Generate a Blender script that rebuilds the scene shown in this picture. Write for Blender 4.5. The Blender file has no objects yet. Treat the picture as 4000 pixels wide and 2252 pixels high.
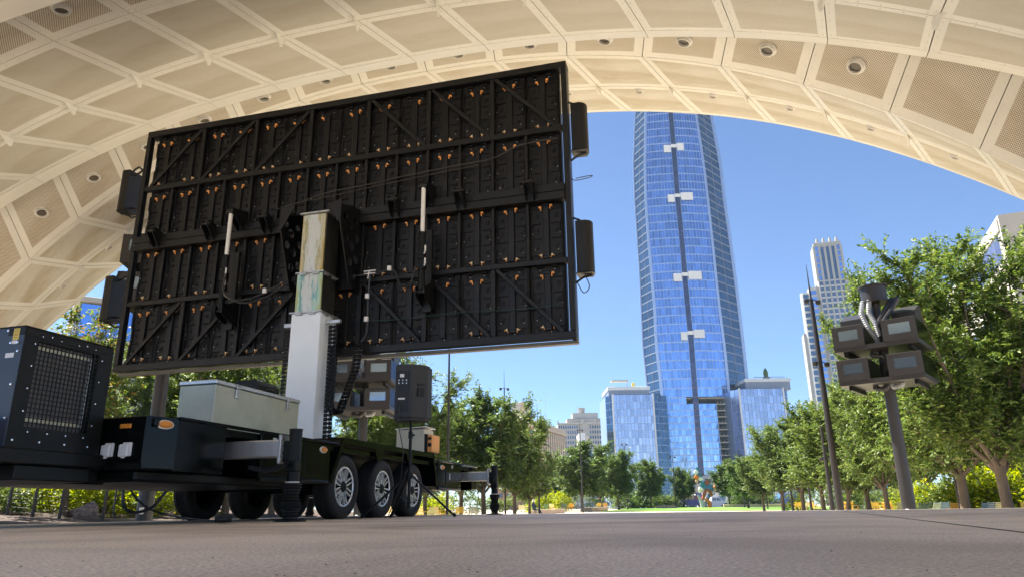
import bpy, bmesh, math, random
import numpy as np
from mathutils import Vector, Matrix, Euler

R = math.radians
scene = bpy.context.scene
COL = scene.collection

# ------------------------------------------------------------------ camera
PITCH, ROLL, CAM_H, F_PX = R(17.1), R(-0.77), 0.075, 2800.0
_fw = Vector((0, math.cos(PITCH), math.sin(PITCH)))
_u0 = Vector((0, -math.sin(PITCH), math.cos(PITCH)))
_r0 = Vector((1, 0, 0))
_rt = _r0 * math.cos(ROLL) + _u0 * math.sin(ROLL)
_up = _u0 * math.cos(ROLL) - _r0 * math.sin(ROLL)
cam_d = bpy.data.cameras.new('camera')
cam_d.sensor_width = 36.0
cam_d.lens = 36.0 * F_PX / 4000.0
cam_d.clip_start = 0.02
cam_d.clip_end = 6000.0
cam = bpy.data.objects.new('camera', cam_d)
COL.objects.link(cam)
cam.matrix_world = Matrix(((_rt.x, _up.x, -_fw.x, 0), (_rt.y, _up.y, -_fw.y, 0), (_rt.z, _up.z, -_fw.z, CAM_H), (0, 0, 0, 1)))
scene.camera = cam

# ------------------------------------------------------------------ sky and sun
SUN_EL = R(58)
SUN_AZ = R(-55)              # measured from +Y towards +X: the sun stands to the left, a little ahead
world = bpy.data.worlds.new('World')
scene.world = world
world.use_nodes = True
_nt = world.node_tree
_bg = _nt.nodes['Background']
_sky = _nt.nodes.new('ShaderNodeTexSky')
_sky.sky_type = 'NISHITA'
_sky.sun_disc = False
_sky.sun_elevation = SUN_EL
_sky.sun_rotation = SUN_AZ
_sky.altitude = 300
_sky.air_density = 0.7
_sky.dust_density = 0.1
_sky.ozone_density = 6.0
_nt.links.new(_sky.outputs[0], _bg.inputs[0])
_bg.inputs[1].default_value = 0.051
sun_d = bpy.data.lights.new('sun', 'SUN')
sun_d.energy = 4.4
sun_d.angle = R(0.53)
sun_d.color = (1.0, 0.94, 0.84)
sun = bpy.data.objects.new('sun', sun_d)
COL.objects.link(sun)
_sd = Vector((math.sin(SUN_AZ) * math.cos(SUN_EL), math.cos(SUN_AZ) * math.cos(SUN_EL), math.sin(SUN_EL)))
sun.rotation_euler = _sd.to_track_quat('Z', 'Y').to_euler()
sun.location = (-40, 20, 60)

vs = scene.view_settings
vs.view_transform = 'Standard'
vs.look = 'None'
vs.exposure = 2.1
vs.gamma = 1.0
vs.use_curve_mapping = False
scene.cycles.max_bounces = 10
scene.cycles.diffuse_bounces = 6
scene.cycles.glossy_bounces = 4
scene.cycles.transparent_max_bounces = 8
scene.cycles.sample_clamp_indirect = 6.0


# ------------------------------------------------------------------ helpers
def at(px, py, y):
    """world point on the sight line of photo pixel (px, py) at world depth y"""
    d = _fw * F_PX + _rt * (px - 2000.0) + _up * (1126.0 - py)
    t = y / d.y
    return Vector((d.x * t, y, CAM_H + d.z * t))


def tag(o, label=None, cat=None, group=None, kind=None):
    if label: o['label'] = label
    if cat: o['category'] = cat
    if group: o['group'] = group
    if kind: o['kind'] = kind
    return o


def inst(name, me, parent=None, loc=None, rot=None, scale=None):
    o = bpy.data.objects.new(name, me)
    COL.objects.link(o)
    if parent is not None: o.parent = parent
    if loc is not None: o.location = loc
    if rot is not None: o.rotation_euler = rot
    if scale is not None: o.scale = scale if hasattr(scale, '__len__') else (scale,) * 3
    return o


def empty(name, loc=(0, 0, 0), rz=0.0, parent=None):
    o = inst(name, None, parent, loc, (0, 0, rz))
    o.empty_display_size = 0.2
    return o


def copy_tree(o, parent=None):
    c = o.copy()
    COL.objects.link(c)
    c.parent = parent
    for ch in list(o.children):
        copy_tree(ch, c)
    return c


def perp(d):
    d = d.normalized()
    a = Vector((0, 0, 1)) if abs(d.z) < 0.9 else Vector((1, 0, 0))
    u = d.cross(a).normalized()
    return u, u.cross(d).normalized()


class MB:
    def __init__(s):
        s.v, s.f, s.m, s.cur = [], [], [], 0

    def mat(s, i):
        s.cur = i
        return s

    def add(s, vs, fs):
        n = len(s.v)
        s.v.extend(tuple(p) for p in vs)
        s.f.extend(tuple(i + n for i in f) for f in fs)
        s.m.extend([s.cur] * len(fs))
        return s

    def box(s, x0, x1, y0, y1, z0, z1, b=0.0, M=None):
        x0, x1 = min(x0, x1), max(x0, x1)
        y0, y1 = min(y0, y1), max(y0, y1)
        z0, z1 = min(z0, z1), max(z0, z1)
        if b <= 0:
            vs = [(x, y, z) for x in (x0, x1) for y in (y0, y1) for z in (z0, z1)]
            fs = [(0, 1, 3, 2), (4, 6, 7, 5), (0, 4, 5, 1), (2, 3, 7, 6), (0, 2, 6, 4), (1, 5, 7, 3)]
        else:
            b = min(b, (x1 - x0) * .45, (y1 - y0) * .45, (z1 - z0) * .45)
            vs = []
            for x, sx in ((x0, 1), (x1, -1)):
                for y, sy in ((y0, 1), (y1, -1)):
                    for z, sz in ((z0, 1), (z1, -1)):
                        vs += [(x, y + sy * b, z + sz * b), (x + sx * b, y, z + sz * b), (x + sx * b, y + sy * b, z)]
            I = lambda i, j, k, a: ((i * 2 + j) * 2 + k) * 3 + a
            fs = []
            for i in (0, 1):
                fs.append((I(i, 0, 0, 0), I(i, 0, 1, 0), I(i, 1, 1, 0), I(i, 1, 0, 0)))
                fs.append((I(0, i, 0, 1), I(0, i, 1, 1), I(1, i, 1, 1), I(1, i, 0, 1)))
                fs.append((I(0, 0, i, 2), I(0, 1, i, 2), I(1, 1, i, 2), I(1, 0, i, 2)))
            for i in (0, 1):
                for j in (0, 1):
                    fs.append((I(i, j, 0, 0), I(i, j, 1, 0), I(i, j, 1, 1), I(i, j, 0, 1)))
                    fs.append((I(i, 0, j, 0), I(i, 1, j, 0), I(i, 1, j, 2), I(i, 0, j, 2)))
                    fs.append((I(0, i, j, 1), I(1, i, j, 1), I(1, i, j, 2), I(0, i, j, 2)))
                    for k in (0, 1):
                        fs.append((I(i, j, k, 0), I(i, j, k, 1), I(i, j, k, 2)))
        if M is not None:
            vs = [M @ Vector(p) for p in vs]
        return s.add(vs, fs)

    def bar(s, p0, p1, w, h, up=(0, 0, 1), b=0.0):
        p0, p1 = Vector(p0), Vector(p1)
        d = p1 - p0
        z = d.normalized()
        u = Vector(up)
        x = u.cross(z)
        if x.length < 1e-4: x = Vector((1, 0, 0)).cross(z)
        x.normalize()
        y = z.cross(x)
        M = Matrix(((x.x, y.x, z.x, p0.x), (x.y, y.y, z.y, p0.y), (x.z, y.z, z.z, p0.z), (0, 0, 0, 1)))
        return s.box(-w / 2, w / 2, -h / 2, h / 2, 0, d.length, b, M)

    def tube(s, pts, r, n=8, caps=True):
        pts = [Vector(p) for p in pts]
        rs = r if hasattr(r, '__len__') else [r] * len(pts)
        vs, fs = [], []
        u = None
        for i, p in enumerate(pts):
            d = (pts[min(i + 1, len(pts) - 1)] - pts[max(i - 1, 0)])
            if d.length < 1e-9: d = Vector((0, 0, 1))
            d.normalize()
            if u is None:
                u, w = perp(d)
            else:
                u = (u - d * u.dot(d))
                u = u.normalized() if u.length > 1e-5 else perp(d)[0]
                w = u.cross(d)
            for k in range(n):
                a = 2 * math.pi * k / n
                vs.append(p + (u * math.cos(a) + w * math.sin(a)) * rs[i])
        for i in range(len(pts) - 1):
            for k in range(n):
                k2 = (k + 1) % n
                fs.append((i * n + k, i * n + k2, (i + 1) * n + k2, (i + 1) * n + k))
        if caps:
            fs.append(tuple(range(n - 1, -1, -1)))
            fs.append(tuple((len(pts) - 1) * n + k for k in range(n)))
        return s.add(vs, fs)

    def cyl(s, p0, p1, r0, r1=None, n=16):
        return s.tube([p0, p1], [r0, r0 if r1 is None else r1], n)

    def lathe(s, prof, n=24, M=None, closed=False, cap=False):
        """prof: (radius, height) pairs turned about local Z"""
        vs, fs = [], []
        for r, h in prof:
            for k in range(n):
                a = 2 * math.pi * k / n
                vs.append(Vector((r * math.cos(a), r * math.sin(a), h)))
        m = len(prof)
        for i in range(m if closed else m - 1):
            j = (i + 1) % m
            for k in range(n):
                k2 = (k + 1) % n
                fs.append((i * n + k, i * n + k2, j * n + k2, j * n + k))
        if cap and not closed:
            if prof[0][0] > 1e-6: fs.append(tuple(range(n - 1, -1, -1)))
            if prof[-1][0] > 1e-6: fs.append(tuple((m - 1) * n + k for k in range(n)))
        if M is not None:
            vs = [M @ p for p in vs]
        return s.add(vs, fs)

    def prism(s, poly, axis, a, b):
        """2-D polygon (in the two other axes, in order) pushed from a to b along axis"""
        def P(q, t):
            if axis == 0: return (t, q[0], q[1])
            if axis == 1: return (q[0], t, q[1])
            return (q[0], q[1], t)
        n = len(poly)
        vs = [P(q, a) for q in poly] + [P(q, b) for q in poly]
        fs = [tuple(range(n)), tuple(range(2 * n - 1, n - 1, -1))]
        fs += [(i, (i + 1) % n, (i + 1) % n + n, i + n) for i in range(n)]
        return s.add(vs, fs)

    def quad(s, a, b, c, d):
        return s.add([a, b, c, d], [(0, 1, 2, 3)])

    def mesh(s, name, mats, smooth=35, fix=True):
        me = bpy.data.meshes.new(name)
        me.from_pydata([tuple(p) for p in s.v], [], s.f)
        for m in (mats if isinstance(mats, (list, tuple)) else [mats]):
            me.materials.append(m)
        if len(me.materials) > 1:
            me.polygons.foreach_set('material_index', s.m)
        if fix:
            bm = bmesh.new()
            bm.from_mesh(me)
            bmesh.ops.recalc_face_normals(bm, faces=bm.faces)
            bm.to_mesh(me)
            bm.free()
        if smooth:
            me.polygons.foreach_set('use_smooth', [True] * len(me.polygons))
            me.set_sharp_from_angle(angle=R(smooth))
        me.update()
        return me

    def build(s, name, mats, parent=None, loc=None, rot=None, smooth=35, fix=True):
        return inst(name, s.mesh(name, mats, smooth, fix), parent, loc, rot)


# ------------------------------------------------------------------ materials
def new_mat(name):
    m = bpy.data.materials.new(name)
    m.use_nodes = True
    nt = m.node_tree
    return m, nt, nt.nodes['Principled BSDF']


def pm(name, col, rough=0.5, metal=0.0, var=0.15, vscale=3.0, bump=0.0, bscale=60.0, col2=None, spec=0.5, coat=0.0, stretch=None, rvar=0.1, detail=6.0):
    """plain procedural surface: colour, uneven tone, uneven gloss and fine relief"""
    m, nt, b = new_mat(name)
    N, L = nt.nodes, nt.links
    tc = N.new('ShaderNodeTexCoord')
    src = tc.outputs['Object']
    if stretch:
        mp = N.new('ShaderNodeMapping')
        mp.inputs['Scale'].default_value = stretch
        L.new(src, mp.inputs['Vector'])
        src = mp.outputs[0]
    n = N.new('ShaderNodeTexNoise')
    n.inputs['Scale'].default_value = vscale
    n.inputs['Detail'].default_value = detail
    n.inputs['Roughness'].default_value = 0.62
    L.new(src, n.inputs['Vector'])
    cr = N.new('ShaderNodeValToRGB')
    c2 = col2 if col2 else tuple(max(0.0, c * (1 - var)) for c in col)
    c1 = col if col2 else tuple(min(1.0, c * (1 + var)) for c in col)
    cr.color_ramp.elements[0].position = 0.33
    cr.color_ramp.elements[1].position = 0.67
    cr.color_ramp.elements[0].color = (*c2, 1)
    cr.color_ramp.elements[1].color = (*c1, 1)
    L.new(n.outputs['Fac'], cr.inputs[0])
    L.new(cr.outputs[0], b.inputs['Base Color'])
    mr = N.new('ShaderNodeMapRange')
    mr.inputs['To Min'].default_value = max(0.02, rough - rvar)
    mr.inputs['To Max'].default_value = min(1.0, rough + rvar)
    L.new(n.outputs['Fac'], mr.inputs['Value'])
    L.new(mr.outputs[0], b.inputs['Roughness'])
    b.inputs['Metallic'].default_value = metal
    b.inputs['Specular IOR Level'].default_value = spec
    b.inputs['Coat Weight'].default_value = coat
    b.inputs['Coat Roughness'].default_value = 0.08
    if bump:
        n2 = N.new('ShaderNodeTexNoise')
        n2.inputs['Scale'].default_value = bscale
        n2.inputs['Detail'].default_value = 4
        L.new(src, n2.inputs['Vector'])
        bp = N.new('ShaderNodeBump')
        bp.inputs['Strength'].default_value = bump
        bp.inputs['Distance'].default_value = 0.01
        L.new(n2.outputs['Fac'], bp.inputs['Height'])
        L.new(bp.outputs[0], b.inputs['Normal'])
    return m


def perf_mat(name, col, hole, pitch, radius, stain=0.12):
    """perforated sheet: round dark holes in a staggered grid (UV in metres) with faint water stains"""
    m, nt, b = new_mat(name)
    N, L = nt.nodes, nt.links
    tc = N.new('ShaderNodeTexCoord')
    mp = N.new('ShaderNodeMapping')
    mp.inputs['Rotation'].default_value = (0, 0, R(45))
    L.new(tc.outputs['UV'], mp.inputs['Vector'])
    vo = N.new('ShaderNodeTexVoronoi')
    vo.voronoi_dimensions = '2D'
    vo.inputs['Scale'].default_value = 1.0 / pitch
    vo.inputs['Randomness'].default_value = 0.0
    L.new(mp.outputs[0], vo.inputs['Vector'])
    lt = N.new('ShaderNodeMapRange')
    lt.inputs['From Min'].default_value = radius - 0.04
    lt.inputs['From Max'].default_value = radius + 0.04
    L.new(vo.outputs['Distance'], lt.inputs['Value'])
    n = N.new('ShaderNodeTexNoise')
    mp2 = N.new('ShaderNodeMapping')
    mp2.inputs['Scale'].default_value = (0.5, 2.2, 1.0)
    L.new(tc.outputs['Object'], mp2.inputs['Vector'])
    L.new(mp2.outputs[0], n.inputs['Vector'])
    n.inputs['Scale'].default_value = 0.9
    n.inputs['Detail'].default_value = 7
    n.inputs['Roughness'].default_value = 0.65
    cr = N.new('ShaderNodeValToRGB')
    cr.color_ramp.elements[0].position = 0.36
    cr.color_ramp.elements[1].position = 0.6
    cr.color_ramp.elements[0].color = (*[c * k for c, k in zip(col, (1 - stain, 1 - stain * 1.25, 1 - stain * 1.7))], 1)
    cr.color_ramp.elements[1].color = (*col, 1)
    L.new(n.outputs['Fac'], cr.inputs[0])
    mx = N.new('ShaderNodeMix')
    mx.data_type = 'RGBA'
    mx.inputs[6].default_value = (*hole, 1)
    L.new(lt.outputs[0], mx.inputs[0])
    L.new(cr.outputs[0], mx.inputs[7])
    L.new(mx.outputs[2], b.inputs['Base Color'])
    b.inputs['Roughness'].default_value = 0.5
    return m


def leaf_mat(name, dark, light, yellow, trans=0.35):
    m, nt, b = new_mat(name)
    N, L = nt.nodes, nt.links
    g = N.new('ShaderNodeNewGeometry')
    cr = N.new('ShaderNodeValToRGB')
    e = cr.color_ramp.elements
    e[0].position, e[0].color = 0.0, (*dark, 1)
    e[1].position, e[1].color = 1.0, (*yellow, 1)
    k = e.new(0.72)
    k.color = (*light, 1)
    L.new(g.outputs['Random Per Island'], cr.inputs[0])
    L.new(cr.outputs[0], b.inputs['Base Color'])
    b.inputs['Roughness'].default_value = 0.48
    b.inputs['Specular IOR Level'].default_value = 0.35
    t = N.new('ShaderNodeBsdfTranslucent')
    hs = N.new('ShaderNodeHueSaturation')
    hs.inputs['Hue'].default_value = 0.485
    hs.inputs['Saturation'].default_value = 1.15
    hs.inputs['Value'].default_value = 1.7
    L.new(cr.outputs[0], hs.inputs['Color'])
    L.new(hs.outputs[0], t.inputs['Color'])
    mx = N.new('ShaderNodeMixShader')
    mx.inputs[0].default_value = trans
    L.new(b.outputs[0], mx.inputs[1])
    L.new(t.outputs[0], mx.inputs[2])
    L.new(mx.outputs[0], nt.nodes['Material Output'].inputs['Surface'])
    return m


def glass_mat(name, col, rough=0.06, metal=0.85, wob=0.02, wscale=0.15):
    m, nt, b = new_mat(name)
    N, L = nt.nodes, nt.links
    b.inputs['Base Color'].default_value = (*col, 1)
    b.inputs['Metallic'].default_value = metal
    b.inputs['Roughness'].default_value = rough
    tc = N.new('ShaderNodeTexCoord')
    n = N.new('ShaderNodeTexNoise')
    n.inputs['Scale'].default_value = wscale
    n.inputs['Detail'].default_value = 3
    L.new(tc.outputs['Object'], n.inputs['Vector'])
    bp = N.new('ShaderNodeBump')
    bp.inputs['Strength'].default_value = wob
    bp.inputs['Distance'].default_value = 1.0
    L.new(n.outputs['Fac'], bp.inputs['Height'])
    L.new(bp.outputs[0], b.inputs['Normal'])
    g = N.new('ShaderNodeNewGeometry')
    oi = N.new('ShaderNodeObjectInfo')
    ad = N.new('ShaderNodeMath')
    ad.operation = 'ADD'
    L.new(g.outputs['Random Per Island'], ad.inputs[0])
    L.new(oi.outputs['Random'], ad.inputs[1])
    fr = N.new('ShaderNodeMath')
    fr.operation = 'FRACT'
    L.new(ad.outputs[0], fr.inputs[0])
    cr = N.new('ShaderNodeValToRGB')
    cr.color_ramp.elements[0].color = (*[c * 0.80 for c in col], 1)
    cr.color_ramp.elements[1].color = (*[min(1, c * 1.18) for c in col], 1)
    L.new(fr.outputs[0], cr.inputs[0])
    L.new(cr.outputs[0], b.inputs['Base Color'])
    return m


M = {}
M['cream'] = pm('cream_sheet_metal', (0.775, 0.75, 0.67), 0.42, var=0.06, vscale=0.8, bump=0.02)
M['perf_main'] = perf_mat('perforated_cream_sheet', (0.735, 0.69, 0.58), (0.30, 0.275, 0.22), 0.0125, 0.34, 0.16)
M['perf_rim'] = perf_mat('perforated_rim_sheet', (0.74, 0.70, 0.60), (0.40, 0.365, 0.30), 0.011, 0.30, 0.34)
M['perf_chan'] = perf_mat('perforated_channel_sheet', (0.74, 0.67, 0.55), (0.10, 0.088, 0.07), 0.027, 0.32, 0.16)
M['shell'] = pm('shell_back_grey', (0.30, 0.28, 0.25), 0.7)
M['bolt_grey'] = pm('bolt_grey', (0.42, 0.385, 0.32), 0.5)
M['lens_pale'] = pm('pale_lamp_lens', (0.55, 0.50, 0.40), 0.3)
M['conc3'] = pm('tower_concrete', (0.30, 0.29, 0.265), 0.8, var=0.06, vscale=0.2)
M['rim_silver'] = pm('machined_rim_silver', (0.74, 0.77, 0.82), 0.28, 0.45, var=0.05)
M['lens_dark'] = pm('lamp_lens_dark', (0.12, 0.105, 0.085), 0.2)
M['lamp_ring'] = pm('lamp_ring_white', (0.70, 0.68, 0.63), 0.4)
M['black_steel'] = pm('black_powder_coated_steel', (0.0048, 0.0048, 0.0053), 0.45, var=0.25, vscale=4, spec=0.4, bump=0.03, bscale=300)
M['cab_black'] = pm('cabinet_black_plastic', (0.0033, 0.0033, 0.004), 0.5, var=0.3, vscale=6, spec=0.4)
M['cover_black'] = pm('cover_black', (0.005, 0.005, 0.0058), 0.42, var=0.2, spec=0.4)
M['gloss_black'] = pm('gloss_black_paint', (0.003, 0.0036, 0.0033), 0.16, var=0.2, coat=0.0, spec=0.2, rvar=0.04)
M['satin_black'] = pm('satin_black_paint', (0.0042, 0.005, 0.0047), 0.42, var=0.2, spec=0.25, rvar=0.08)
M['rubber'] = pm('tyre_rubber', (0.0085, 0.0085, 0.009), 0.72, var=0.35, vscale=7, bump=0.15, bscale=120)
M['orange'] = pm('orange_latch_plastic', (0.86, 0.38, 0.11), 0.45, var=0.08)
M['brass'] = pm('pale_connector', (0.80, 0.66, 0.42), 0.35, var=0.1)
M['white_pl'] = pm('white_plastic', (0.74, 0.73, 0.72), 0.4, var=0.05)
M['alu'] = pm('brushed_aluminium', (0.62, 0.63, 0.64), 0.36, 0.75, var=0.08, vscale=2, stretch=(6, 6, 0.6))
M['galv'] = pm('galvanised_steel', (0.52, 0.53, 0.53), 0.38, 0.8, var=0.18, vscale=9)
M['mast'] = pm('mast_silver_paint', (0.80, 0.87, 0.94), 0.42, 0.0, var=0.06, vscale=1.6)
M['mast_side'] = pm('mast_dark_steel', (0.055, 0.055, 0.05), 0.4, 0.5, var=0.4, vscale=3)
M['chrome'] = pm('polished_metal', (0.76, 0.80, 0.86), 0.2, 1.0, var=0.04)
M['rod'] = pm('hydraulic_rod', (0.78, 0.77, 0.73), 0.3, 0.1, var=0.04)
M['amber'] = pm('amber_lens', (0.75, 0.27, 0.03), 0.22, var=0.1)
M['brown_steel'] = pm('brown_painted_steel', (0.024, 0.022, 0.0235), 0.42, var=0.12, vscale=1.5)
M['dark_pole'] = pm('dark_bronze_pole', (0.028, 0.022, 0.021), 0.45, var=0.2)
M['cream_box'] = pm('cream_cabinet', (0.62, 0.60, 0.49), 0.45, var=0.06)
M['yellow_label'] = pm('yellow_label', (0.70, 0.56, 0.09), 0.5, var=0.05)
M['hose'] = pm('black_hose', (0.03, 0.031, 0.035), 0.35, var=0.2)
M['hose_grey'] = pm('grey_corrugated_hose', (0.26, 0.28, 0.30), 0.3, var=0.15)
M['win_glass'] = glass_mat('enclosure_window', (0.30, 0.42, 0.56), 0.10, 0.75, 0.0)


def mast_stage_mat(name, ochre, mid, grease):
    """greased aluminium mast stage: bare silver with ochre and verdigris grease streaks"""
    m, nt, b = new_mat(name)
    N, L = nt.nodes, nt.links
    tc = N.new('ShaderNodeTexCoord')
    sx = N.new('ShaderNodeSeparateXYZ')
    L.new(tc.outputs['Object'], sx.inputs[0])
    mp = N.new('ShaderNodeMapping')
    mp.inputs['Scale'].default_value = (9, 9, 1.3)
    L.new(tc.outputs['Object'], mp.inputs['Vector'])
    n = N.new('ShaderNodeTexNoise')
    n.inputs['Scale'].default_value = 1.6
    n.inputs['Detail'].default_value = 8
    n.inputs['Roughness'].default_value = 0.7
    L.new(mp.outputs[0], n.inputs['Vector'])
    ab = N.new('ShaderNodeMath')
    ab.operation = 'ABSOLUTE'
    L.new(sx.outputs['X'], ab.inputs[0])
    sb = N.new('ShaderNodeMath')
    sb.operation = 'MULTIPLY_ADD'
    sb.inputs[1].default_value = 2.3
    L.new(ab.outputs[0], sb.inputs[0])
    L.new(n.outputs['Fac'], sb.inputs[2])
    cr = N.new('ShaderNodeValToRGB')
    e = cr.color_ramp.elements
    e[0].position, e[0].color = 0.42, (0.40, 0.41, 0.38, 1)
    e[1].position, e[1].color = 0.98, (*ochre, 1)
    for p, c in ((0.52, (0.60, 0.62, 0.60)), (0.70, (0.55, 0.58, 0.52)), (0.76, grease), (0.80, mid), (0.88, tuple((p + q) / 2 for p, q in zip(mid, ochre)))):
        k = e.new(p)
        k.color = (*c, 1)
    L.new(sb.outputs[0], cr.inputs[0])
    L.new(cr.outputs[0], b.inputs['Base Color'])
    b.inputs['Metallic'].default_value = 0.35
    b.inputs['Roughness'].default_value = 0.38
    return m


M['mast_stage'] = mast_stage_mat('verdigris_mast_stage', (0.42, 0.46, 0.20), (0.42, 0.60, 0.54), (0.08, 0.32, 0.32))
M['mast_stage_top'] = mast_stage_mat('ochre_mast_stage', (0.44, 0.32, 0.07), (0.56, 0.54, 0.40), (0.34, 0.28, 0.10))

# ------------------------------------------------------------------ setting: plaza, ground, lawn, street
T_O = Vector((-2.655, 9.897, 0.0))
T_A = -0.265                                  # the canopy and the trailer share this heading
T_M = Matrix.Translation(T_O) @ Matrix.Rotation(T_A, 4, 'Z')
T_I = T_M.inverted()


def sstep(t):
    t = max(0.0, min(1.0, t))
    return t * t * (3 - 2 * t)


def plaza_z(xl):
    return -0.012 * max(0.0, -xl - 1.5)


def gz(x, y):
    """height of the park ground: a bowl that dips in front of the stage and climbs to the street"""
    z = -0.85 + 0.85 * max(0.0, min(1.0, (y - 20.0) / 90.0))
    if x > 18: z -= 0.1 * sstep((x - 18) / 8) * (1 - sstep((y - 60) / 40))
    bank = sstep((-x - 6.5) / 3.0) * (1 - sstep((y - 40) / 40))
    z += bank * (0.70 + 0.55 * sstep((-x - 9) / 9.0))
    return z


def plaza_mat():
    m, nt, b = new_mat('exposed_aggregate_concrete')
    N, L = nt.nodes, nt.links
    tc = N.new('ShaderNodeTexCoord')
    big = N.new('ShaderNodeTexNoise')
    big.inputs['Scale'].default_value = 0.9
    big.inputs['Detail'].default_value = 6
    fine = N.new('ShaderNodeTexNoise')
    fine.inputs['Scale'].default_value = 130
    fine.inputs['Detail'].default_value = 5
    fine.inputs['Roughness'].default_value = 0.7
    vo = N.new('ShaderNodeTexVoronoi')
    vo.inputs['Scale'].default_value = 260
    for n in (big, fine, vo):
        L.new(tc.outputs['Object'], n.inputs['Vector'])
    big.inputs['Distortion'].default_value = 0.6
    c1 = N.new('ShaderNodeValToRGB')
    c1.color_ramp.elements[0].position, c1.color_ramp.elements[0].color = 0.35, (0.44, 0.375, 0.31, 1)
    c1.color_ramp.elements[1].position, c1.color_ramp.elements[1].color = 0.66, (0.76, 0.67, 0.575, 1)
    L.new(big.outputs['Fac'], c1.inputs[0])
    c2 = N.new('ShaderNodeValToRGB')
    e = c2.color_ramp.elements
    e[0].position, e[0].color = 0.30, (0.35, 0.33, 0.31, 1)
    e[1].position, e[1].color = 0.72, (1.5, 1.48, 1.45, 1)
    k = e.new(0.5)
    k.color = (1, 1, 1, 1)
    L.new(fine.outputs['Fac'], c2.inputs[0])
    mu = N.new('ShaderNodeMix')
    mu.data_type = 'RGBA'
    mu.blend_type = 'MULTIPLY'
    mu.inputs[0].default_value = 1.0
    L.new(c1.outputs[0], mu.inputs[6])
    L.new(c2.outputs[0], mu.inputs[7])
    c3 = N.new('ShaderNodeValToRGB')
    c3.color_ramp.elements[0].color = (0.80, 0.77, 0.73, 1)
    c3.color_ramp.elements[1].color = (1.42, 1.37, 1.30, 1)
    L.new(vo.outputs['Color'], c3.inputs[0])
    mu2 = N.new('ShaderNodeMix')
    mu2.data_type = 'RGBA'
    mu2.blend_type = 'MULTIPLY'
    mu2.inputs[0].default_value = 0.8
    L.new(mu.outputs[2], mu2.inputs[6])
    L.new(c3.outputs[0], mu2.inputs[7])
    L.new(mu2.outputs[2], b.inputs['Base Color'])
    b.inputs['Roughness'].default_value = 0.55
    b.inputs['Specular IOR Level'].default_value = 0.6
    bp = N.new('ShaderNodeBump')
    bp.inputs['Strength'].default_value = 0.7
    bp.inputs['Distance'].default_value = 0.004
    L.new(fine.outputs['Fac'], bp.inputs['Height'])
    L.new(bp.outputs[0], b.inputs['Normal'])
    return m


def grid_sheet(name, xs, ys, zf, mat_, M_=None, keep=None, parent=None):
    idx, vs, fs = {}, [], []
    for i, x in enumerate(xs):
        for j, y in enumerate(ys):
            p = Vector((x, y, zf(x, y)))
            idx[i, j] = len(vs)
            vs.append(M_ @ p if M_ else p)
    for i in range(len(xs) - 1):
        for j in range(len(ys) - 1):
            if keep is None or keep((xs[i] + xs[i + 1]) / 2, (ys[j] + ys[j + 1]) / 2):
                fs.append((idx[i, j], idx[i + 1, j], idx[i + 1, j + 1], idx[i, j + 1]))
    mb = MB().add(vs, fs)
    me = mb.mesh(name, mat_, smooth=30, fix=False)
    return inst(name, me, parent)


M['plaza'] = plaza_mat()
M['path'] = pm('pale_sand_path', (0.46, 0.39, 0.29), 0.85, var=0.18, vscale=1.2, bump=0.3, bscale=40)
M['lawn'] = pm('mown_lawn', (0.115, 0.235, 0.022), 0.8, var=0.22, vscale=2.2, bump=0.6, bscale=30)
M['asphalt'] = pm('asphalt', (0.06, 0.06, 0.062), 0.85, var=0.2, vscale=0.8)
M['mulch'] = pm('bark_mulch', (0.105, 0.068, 0.048), 0.95, var=0.5, vscale=14, bump=1.0, bscale=45, col2=(0.035, 0.024, 0.018))
M['stone'] = pm('pale_bench_stone', (0.50, 0.39, 0.29), 0.75, var=0.12, vscale=3, bump=0.2)
M['rock'] = pm('brown_boulder', (0.21, 0.175, 0.155), 0.9, var=0.35, vscale=3.5, bump=0.8, bscale=14)

# plaza slab (stage floor) with a slight cross fall on its left
pz = MB()
xs = [-46, -30, -20, -14, -10, -7, -5, -3, -1.5, 0, 4, 10, 20, 34, 46]
ys = [-42, -30, -20, -14, -9, -6, -4, -2, 0, 2, 3.0, 3.75]
top = [[len(xs) * j + i for i in range(len(xs))] for j in range(len(ys))]
vv = [(x, y, plaza_z(x)) for y in ys for x in xs]
ff = [(top[j][i], top[j][i + 1], top[j + 1][i + 1], top[j + 1][i]) for j in range(len(ys) - 1) for i in range(len(xs) - 1)]
nb = len(vv)
vv += [(x, ys[-1], -1.3) for x in xs]
ff += [(top[-1][i], top[-1][i + 1], nb + i + 1, nb + i) for i in range(len(xs) - 1)]
pz.add(vv, ff)
plaza = pz.build('plaza_pavement', M['plaza'], None, T_O, (0, 0, T_A), smooth=20, fix=True)
tag(plaza, 'brown grey exposed aggregate concrete plaza under the canopy', 'pavement', kind='structure')
# saw-cut joint in the slab
jt = MB()
jt.bar((6.75, 2.2, 0.0015), (5.78, -8.0, 0.0015), 0.0045, 0.002)
jo = jt.build('pavement_joint', pm('joint_dirt', (0.12, 0.10, 0.088), 0.95), plaza)

gx = sorted(set(list(np.arange(-60, 61, 3.0)) + list(np.arange(-16, -5, 1.0)) + [-3000, -1500, -700, -350, -180, -100, 100, 180, 350, 700, 1500, 3000]))
gy = sorted(set(list(np.arange(10, 126, 4.0)) + list(np.arange(12, 44, 2.0)) + [-3000, -1200, -500, -200, -90, -40, -15, 0, 140, 170, 220, 300, 450, 700, 1200, 2000, 3500]))
ground = grid_sheet('ground', gx, gy, gz, M['path'])
tag(ground, 'pale sandy park ground around the raised plaza', 'ground', kind='structure')


def lawn_keep(x, y):
    return (x > 0.0 + (y - 45) * 15.0 / 55.0 - 0.5) and x < 24 + (y - 40) * 0.28


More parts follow.
